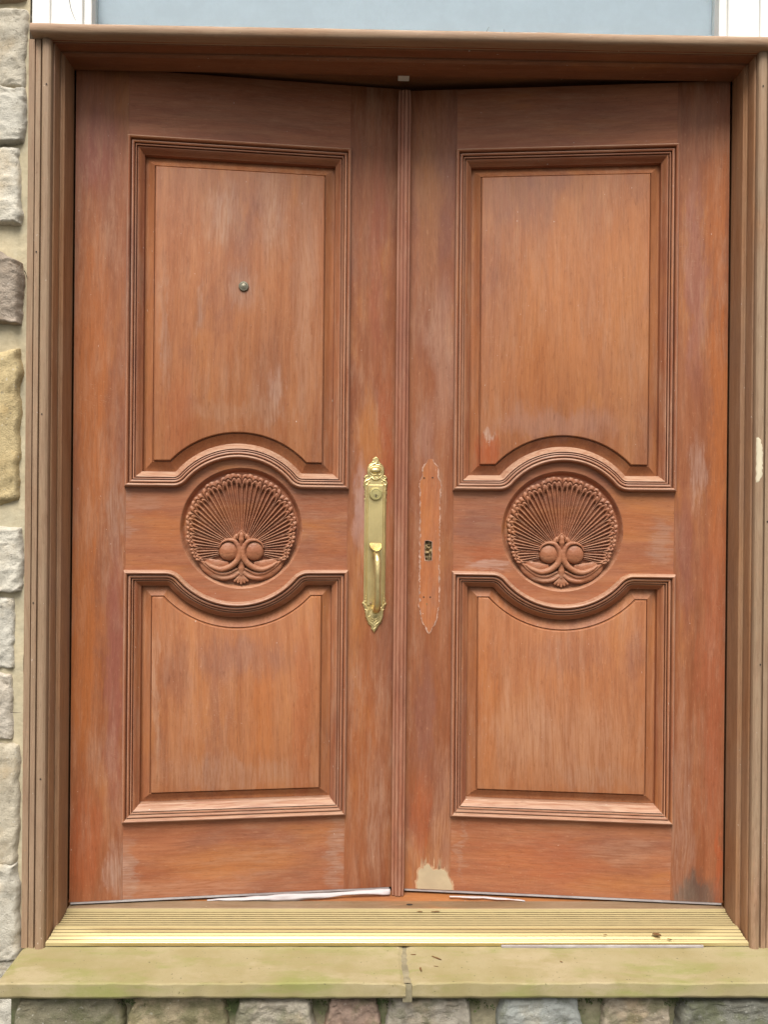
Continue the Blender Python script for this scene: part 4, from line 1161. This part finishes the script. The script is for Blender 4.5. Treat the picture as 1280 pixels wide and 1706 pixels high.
def leaf(side):
    sx = 1 if side == 'left' else -1
    ang = math.radians(6.23) if side == 'left' else -math.radians(5.60)
    top = 2.036 if side == 'left' else 2.0275
    L = empty('door_leaf', (-0.8 * sx, 0.11, 0.0), ang)
    V, Hh, MV, MH = (M[k + side] for k in ('v_', 'h_', 'mv_', 'mh_'))
    zb = LB
    su, s2 = U1 + 0.003, U2 - 0.003
    # stiles
    mb = MB(); slab(mb, [(0.0035, zb), (su, zb), (su, top), (0.0035, top)], sx=sx)
    mb.build('stile', V, L)
    holes = []
    if side == 'right':
        holes = [[(0.7228, 0.8435), (0.7228, 0.8905), (0.7285, 0.8925), (0.7335, 0.8935), (0.7415, 0.8925), (0.7425, 0.8850), (0.7418, 0.8560), (0.7405, 0.8430), (0.7320, 0.8420)]]
    mb = MB(); slab(mb, [(s2, zb), (LW, zb), (LW, top), (s2, top)], holes, sx=sx)
    st = mb.build('stile', V, L)
    g_ = 0.0001
    # rails
    mb = MB(); slab(mb, [(su + g_, ZT - 0.006), (s2 - g_, ZT - 0.006), (s2 - g_, top - 0.0003), (su + g_, top - 0.0003)], y0=0.0004, th=0.043, sx=sx)
    mb.build('rail', Hh, L)
    mb = MB(); slab(mb, [(su + g_, zb + 0.0003), (s2 - g_, zb + 0.0003), (s2 - g_, ZB + 0.006), (su + g_, ZB + 0.006)], y0=0.0004, th=0.043, sx=sx)
    mb.build('rail', Hh, L)
    cu, cz = (0.4070, 0.9210) if side == 'left' else (0.4005, 0.9200)
    upc = curve_pts('upper', 0.006); loc_ = curve_pts('lower', 0.006)
    outl = [(s2 - g_, ZUB + 0.006)] + upc + [(su + g_, ZUB + 0.006), (su + g_, ZLT - 0.006)] + list(reversed(loc_)) + [(s2 - g_, ZLT - 0.006)]
    hole = [(cu + 0.1500 * math.cos(2 * math.pi * k / 96), cz + 0.1500 * math.sin(2 * math.pi * k / 96)) for k in range(96)]
    mb = MB(); slab(mb, outl, [hole], y0=0.0004, th=0.043, sx=sx)
    rail = mb.build('rail', Hh, L)
    sh = bpy.data.objects.get('shell_carving')
    if sh is None:
        sh = heightfield('shell_carving', SH[0], SH[1], SH[2], SH[3], M['carve'], rail)
    else:
        sh = sh.copy(); COL.objects.link(sh); sh.parent = rail
    sh.location = (sx * cu, 0, cz)
    # mouldings and raised panels
    for kind in ('upper', 'lower'):
        mo = ringed(kind, MOULD, sx, [MV, MH], 'panel_moulding', L)
        ringed(kind, PANEL, sx, [M['p_' + side]], 'panel', L, fill=True, smooth=40)
    # backing so that no daylight passes
    mb = MB(); slab(mb, [(U1 + 0.01, ZB + 0.01), (U2 - 0.01, ZB + 0.01), (U2 - 0.01, ZT - 0.01), (U1 + 0.01, ZT - 0.01)], y0=0.036, th=0.007, sx=sx)
    mb.build('inner_board', V, L)
    # sweep along the bottom edge
    mb = MB(); mb.box(min(sx * 0.006, sx * 0.785), max(sx * 0.006, sx * 0.785), 0.001, 0.012, 0.0085, 0.0136)
    mb.build('door_sweep', M['sweep'], L)
    if side == 'left':
        tag(L, 'left leaf of the wooden double door, with the brass handle plate and peephole', 'door', 'carved leaves of the double door')
        handle_plate(L, 0.7405, sx)
        # peephole
        mb = MB(); ns = 28
        prof = [(0.0125, 0.0), (0.0125, 0.0030), (0.0110, 0.0048), (0.0085, 0.0052), (0.0078, 0.0040), (0.0040, 0.0052), (0.0001, 0.0058)]
        for k in range(ns):
            a = 2 * math.pi * k / ns
            mb.v += [(0.4068 + r_ * math.cos(a), 0.0048 - h_, 1.5207 + r_ * math.sin(a)) for (r_, h_) in prof]
        mb.c = [(1, 1, 1)] * len(mb.v); m_ = len(prof)
        for k in range(ns):
            for b in range(m_ - 1):
                mb.f.append((k * m_ + b, ((k + 1) % ns) * m_ + b, ((k + 1) % ns) * m_ + b + 1, k * m_ + b + 1)); mb.m.append(0)
        mb.build('peephole', M['steel'], L, smooth=40)
    else:
        tag(L, 'right leaf of the wooden double door, with an orange scar where a handle is missing', 'door', 'carved leaves of the double door')
        # scar where the second plate was
        cxs = 0.7290
        zz = np.linspace(HZ0, HZ1 - 0.004, 120)
        rtside = [(cxs + half_w(z) * 0.90 * (1 + 0.12 * noise.noise(Vector((z * 60, 1, 0))) + 0.10 * noise.noise(Vector((z * 230, 1, 0)))), z) for z in zz]
        ltside = [(cxs - half_w(z) * 0.90 * (1 + 0.12 * noise.noise(Vector((z * 60, 6, 0))) + 0.10 * noise.noise(Vector((z * 230, 6, 0)))), z) for z in reversed(zz)]
        outline = rtside + ltside
        mb = MB()
        # scar with the mortise left open
        tri_loops = [outline, holes[0]]
        allp = [p for lp in tri_loops for p in lp]
        tr = tessellate_polygon([[Vector((p[0], p[1], 0)) for p in lp] for lp in tri_loops])
        mb.add([(sx * p[0], -0.00035, p[1]) for p in allp], [tuple(t) for t in tr])
        sc = mb.build('plate_scar', M['scar'], L)
        mb = MB(); ribbon(mb, outline, 0.0009, 0.0008, sx, 1.6, 2)
        out2 = [(cxs + (p[0] - cxs) * 1.17, 0.8815 + (p[1] - 0.8815) * 1.012) for p in outline]
        mb.build('residue_line', M['residue'], sc)
        for (hu, hz_) in ((0.7445, 1.0510), (0.7235, 1.0520), (0.7430, 0.7510), (0.7265, 0.7510), (0.7350, 0.7340)):
            mb = MB()
            mb.v = [(sx * (hu + 0.0019 * math.cos(2 * math.pi * k / 14)), -0.0012, hz_ + 0.0019 * math.sin(2 * math.pi * k / 14)) for k in range(14)]
            mb.c = [(1, 1, 1)] * 14; mb.f = [tuple(range(14))]; mb.m = [0]
            mb.build('screw_hole', M['dark'] if hz_ > .74 else M['rusty'], sc)
        # latch works seen in the mortise
        xs = np.linspace(-0.011, 0.011, 40); zs = np.linspace(-0.027, 0.027, 90)
        X, Zz = np.meshgrid(xs, zs, indexing='ij')
        Hm = -0.012 + 0.006 * vnoise(X, Zz, 180, 5) + 0.003 * (np.abs(Zz + 0.004) < 0.003) + 0.004 * ((np.hypot(X, Zz - 0.012) < 0.006) & (np.hypot(X, Zz - 0.012) > 0.003))
        heightfield('latch_works', xs, zs, Hm, np.ones_like(Hm, bool), M['rusty'], st, (sx * 0.7325, 0, 0.8675), smooth=30)
        mb = MB(); ribbon(mb, [(cu_ * 1.0, cz_) for (cu_, cz_) in holes[0]], 0.0006, 0.0009, sx, 0.5, 8)
        mb.build('mortise_edge', M['residue'], sc)
        # filler patch near the foot
        out = [(0.7520, 0.0155), (0.7545, 0.030), (0.7500, 0.040), (0.7515, 0.052), (0.7490, 0.062), (0.7430, 0.068), (0.7390, 0.0655), (0.7365, 0.073), (0.7300, 0.0775), (0.7235, 0.0760), (0.7190, 0.069), (0.7120, 0.0640),
               (0.7040, 0.0655), (0.6990, 0.0640), (0.6930, 0.0675), (0.6850, 0.0645), (0.6790, 0.0590), (0.6755, 0.049), (0.6710, 0.040), (0.6660, 0.029), (0.6650, 0.0155)]
        fine = []
        for i in range(len(out)):
            a, b = out[i], out[(i + 1) % len(out)]
            for k in range(5):
                t = k / 5; x = a[0] + (b[0] - a[0]) * t; z = a[1] + (b[1] - a[1]) * t
                if z > 0.017: x += noise.noise(Vector((x * 300, z * 300, 1))) * 0.0022; z += noise.noise(Vector((x * 300, z * 300, 5))) * 0.0022
                fine.append((x, z))
        big = [(0.7085 + (p[0] - 0.7085) * 1.10, 0.0150 + (p[1] - 0.0150) * 1.05 + 0.004 * max(0, noise.noise(Vector((p[0] * 260, 0, 3)))) * 4) for p in fine]
        big = [(x, max(z, 0.0148)) for (x, z) in big]
        mb = MB(); slab(mb, big, y0=-0.0005, th=0.002, sx=sx); fe = mb.build('flaked_edge', M['raw_edge'], st)
        mb = MB(); slab(mb, fine, y0=-0.0016, th=0.003, sx=sx); fp = mb.build('filler_patch', M['filler'], st, smooth=60)
        # streaks of torn grain above the patch
        mb = MB(); r4 = random.Random(4)
        for k in range(26):
            bx = r4.choice([r4.gauss(0.7345, 0.006), r4.gauss(0.6930, 0.007), r4.uniform(0.675, 0.745)]); h0 = 0.058 + r4.uniform(0, 0.012); hh = r4.uniform(0.008, 0.034); w_ = r4.uniform(0.0005, 0.0017)
            mb.add([(sx * (bx - w_), -0.0010, h0), (sx * (bx + w_), -0.0010, h0), (sx * (bx + w_ * 0.7), -0.0010, h0 + hh * 0.7), (sx * bx, -0.0010, h0 + hh), (sx * (bx - w_ * 0.8), -0.0010, h0 + hh * 0.6)], [(0, 1, 2, 3, 4)])
        mb.build('torn_grain', M['raw_edge'], st)
        # astragal covering the meeting edges
        AP = [(-0.0168, 0.0), (-0.0168, 0.0200), (-0.0160, 0.0225), (-0.0145, 0.0235), (-0.0122, 0.0232), (-0.0112, 0.0205), (-0.0100, 0.0205), (-0.0092, 0.0245), (-0.0060, 0.0262), (-0.0020, 0.0262), (-0.0010, 0.0235),
              (0.0003, 0.0235), (0.0012, 0.0260), (0.0050, 0.0256), (0.0080, 0.0240), (0.0088, 0.0208), (0.0100, 0.0205), (0.0108, 0.0228), (0.0140, 0.0228), (0.0160, 0.0210), (0.0168, 0.0180), (0.0168, 0.0)]
        mb = MB(); m_ = len(AP); n = 50
        for a in range(n + 1):
            z = 0.0045 + (2.0195 - 0.0045) * a / n
            k = 1 - 0.12 * (a in (0, n))
            for (p, h) in AP: mb.v.append((sx * (0.8015 + p * k), -(h * k - 0.0), z))
        mb.c = [(1, 1, 1)] * len(mb.v)
        for a in range(n):
            for b in range(m_):
                c = (b + 1) % m_
                mb.f.append((a * m_ + b, a * m_ + c, (a + 1) * m_ + c, (a + 1) * m_ + b)); mb.m.append(0)
        mb.f += [tuple(range(m_)), tuple(n * m_ + i for i in reversed(range(m_)))]; mb.m += [0, 0]
        mb.build('astragal', M['astragal'], L, smooth=30)
    return L
leaf('left')
leaf('right')

# ------------------------------------------------------------------ white cloth squeezed under the leaves
def cloth_strip(ctrl, label, seed):
    """ctrl: (x, y, z bottom, z top) along the gap"""
    mb = MB(); n = 70; m_ = 7
    xs = [c[0] for c in ctrl]
    for a in range(n + 1):
        x = xs[0] + (xs[-1] - xs[0]) * a / n
        y = np.interp(x, xs, [c[1] for c in ctrl]); z0 = np.interp(x, xs, [c[2] for c in ctrl]); z1 = np.interp(x, xs, [c[3] for c in ctrl])
        for b in range(m_ + 1):
            t = b / m_
            z = z0 + (z1 - z0) * t
            yy = y - 0.006 * math.sin(math.pi * t) + 0.0035 * noise.noise(Vector((x * 30, t * 2.5, seed))) + 0.006 * (1 - t) * 0.0
            mb.v.append((x, yy, z + 0.0008 * noise.noise(Vector((x * 25, t, seed + 3)))))
    mb.c = [(1, 1, 1)] * len(mb.v)
    for a in range(n):
        for b in range(m_):
            i = a * (m_ + 1) + b
            mb.f.append((i, i + m_ + 1, i + m_ + 2, i + 1)); mb.m.append(0)
    o = mb.build('cloth_strip', M['cloth'], smooth=179, fix=False)
    md = o.modifiers.new('thickness', 'SOLIDIFY'); md.thickness = 0.0012
    tag(o, label, 'cloth', 'white cloth strips under the door leaves')
cloth_strip([(-0.470, 0.146, 0.0040, 0.0050), (-0.42, 0.146, 0.0030, 0.0090), (-0.36, 0.143, 0.0025, 0.0130), (-0.28, 0.140, 0.0030, 0.0215), (-0.20, 0.147, 0.0050, 0.0200), (-0.13, 0.160, 0.0085, 0.0185), (-0.06, 0.166, 0.0060, 0.0200), (-0.018, 0.172, 0.0040, 0.0200)],
            'white cloth strip squeezed under the left door leaf near the middle', 1)
cloth_strip([(0.13, 0.158, 0.0080, 0.0090), (0.18, 0.154, 0.0065, 0.0105), (0.23, 0.150, 0.0060, 0.0100), (0.30, 0.143, 0.0050, 0.0080), (0.315, 0.142, 0.0050, 0.0055)],
            'thin white cloth sliver showing under the right door leaf', 2)

# ------------------------------------------------------------------ window above
win = empty('window', (0, 0.04, 2.062))
tag(win, 'white framed window with grey-blue pane directly above the door cap', 'window')
WL = (0, -0.04, -2.062)
mb = MB()
for sx in (-1, 1):
    def bx(a, b, y0, y1, z0=2.0615, z1=2.66, bev=0.0015):
        x0, x1 = sorted((sx * a, sx * b)); mb.box(x0, x1, y0, y1, z0, z1, bev)
    bx(0.864, 0.824, 0.012, 0.10)
    bx(0.8245, 0.752, 0.020, 0.10)
    bx(0.7525, 0.734, 0.030, 0.10)
mb.box(-0.864, 0.864, 0.010, 0.10, 2.6605, 2.699, 0.0015)
mb.build('window_frame', M['white_paint'], win, loc=WL)
mb = MB(); mb.box(-0.7335, 0.7335, 0.058, 0.062, 2.0615, 2.66)
t = NT('window_glass'); t.bsdf.inputs['Transmission Weight'].default_value = 1.0
glass = t.out((0.93, 0.96, 0.97), 0.02, 0.5)
t.bsdf.inputs['IOR'].default_value = 1.3
mb.build('glass_pane', glass, win, loc=WL)
mb = MB(); mb.box(-0.7335, 0.7335, 0.072, 0.076, 2.0615, 2.66)
mb.build('blind', M['blind'], win, loc=WL)

# ------------------------------------------------------------------ small debris
def curl_leaf(x, y, z, ln, wd, rot, label, bend=0.5, lift=0.0):
    mb = MB(); n = 10
    for a in range(n + 1):
        f = a / n; w = wd * math.sin(math.pi * (0.06 + 0.88 * f)) ** 0.8
        for t in (-1, 0, 1):
            lx = (f - 0.5) * ln; ly = t * w / 2
            lz = 0.0012 + abs(t) * w * 0.35 + bend * ln * 0.25 * (f - 0.5) ** 2 + noise.noise(Vector((f * 5, t, x * 50))) * 0.0006
            mb.v.append((lx * math.cos(rot) - ly * math.sin(rot), lx * math.sin(rot) + ly * math.cos(rot), lz))
    mb.c = [(1, 1, 1)] * len(mb.v)
    for a in range(n):
        for b in range(2):
            i = a * 3 + b
            mb.f.append((i, i + 3, i + 4, i + 1)); mb.m.append(0)
    o = mb.build('dry_leaf', M['dead_leaf'], loc=(x, y, z), smooth=179, fix=False)
    md = o.modifiers.new('thickness', 'SOLIDIFY'); md.thickness = 0.0005
    tag(o, label, 'leaf', 'dry leaf bits on the doorstep and threshold')
SZ = -0.0385
curl_leaf(0.082, -0.046, SZ, 0.026, 0.0045, math.radians(-38), 'largest curled brown leaf bit on the doorstep right of the mortar joint')
curl_leaf(0.043, -0.086, SZ, 0.005, 0.0035, math.radians(95), 'short dark leaf bit on the doorstep, nearest the mortar joint')
curl_leaf(0.043, -0.092, SZ, 0.016, 0.0035, math.radians(100), 'upright narrow leaf bit lying towards the step edge beside the joint')
curl_leaf(0.078, -0.078, SZ, 0.010, 0.0014, math.radians(-12), 'hair-thin pale leaf bit below the largest one on the step', 0.2)
curl_leaf(0.030, -0.030, SZ, 0.012, 0.0022, math.radians(-5), 'tiny leaf bit on the step just under the threshold edge')
curl_leaf(0.600, 0.012, -0.016, 0.020, 0.010, math.radians(-20), 'broad brown leaf bit on the bright ribs at the right of the threshold', 0.6)
curl_leaf(0.628, 0.004, -0.021, 0.012, 0.0022, math.radians(-30), 'small stalk on the bright ribs beside the broad leaf bit', 0.2)
curl_leaf(0.090, 0.093, -0.001, 0.022, 0.0035, math.radians(4), 'flat brown leaf bit against the back lip of the threshold')
curl_leaf(0.052, 0.093, -0.001, 0.014, 0.0030, math.radians(-8), 'brown leaf bit against the threshold back lip nearest the middle post')
curl_leaf(0.480, 0.014, -0.016, 0.009, 0.0022, math.radians(10), 'lone small leaf bit on the bright ribs left of the broad one')
curl_leaf(0.360, -0.060, SZ, 0.007, 0.0020, math.radians(-40), 'small brown speck of leaf alone on the right step slab')

def twig(p, q, r, label, bend=0.0):
    mb = MB(); n = 8; ns = 6
    P0, P1 = Vector(p), Vector(q); d = P1 - P0
    s1 = d.cross(Vector((0, 1, 0.2))).normalized(); s2_ = d.normalized().cross(s1)
    for a in range(n + 1):
        f = a / n; c = d * f + s1 * bend * math.sin(math.pi * f)
        rr_ = r * (1 - 0.6 * f)
        for k in range(ns):
            an = 2 * math.pi * k / ns
            mb.v.append(tuple(c + s1 * rr_ * math.cos(an) + s2_ * rr_ * math.sin(an)))
    mb.c = [(1, 1, 1)] * len(mb.v)
    for a in range(n):
        for k in range(ns):
            k2 = (k + 1) % ns
            mb.f.append((a * ns + k, a * ns + k2, (a + 1) * ns + k2, (a + 1) * ns + k)); mb.m.append(0)
    o = mb.build('twig', M['twig'], loc=p, smooth=179)
    tag(o, label, 'twig', 'dark dry twigs about the door')
twig((0.178, -0.008, 2.058), (0.186, -0.008, 2.078), 0.0010, 'slanting dry twig behind the cap, first right of the middle', 0.001)
twig((0.222, -0.008, 2.058), (0.221, -0.008, 2.074), 0.0009, 'short upright twig behind the cap right beside the slanting one', 0)
twig((0.670, -0.006, 2.055), (0.672, -0.006, 2.070), 0.0010, 'lone twig behind the cap at the right end of the window pane', 0)
twig((0.726, -0.008, 2.056), (0.734, -0.008, 2.068), 0.0009, 'twig in front of the right white window frame', 0.001)
twig((-0.776, 0.002, 2.142), (-0.760, 0.000, 2.080), 0.0010, 'long hanging twig in front of the left white window frame', -0.004)
twig((-0.889, -0.012, 0.503), (-0.866, -0.012, 0.502), 0.0008, 'short level twig sticking from the mortar by the left jamb low down', 0)
twig((-0.868, -0.008, 1.505), (-0.861, -0.010, 1.486), 0.0012, 'short dark twig beside the reddish granite stone at the left jamb', 0.001)
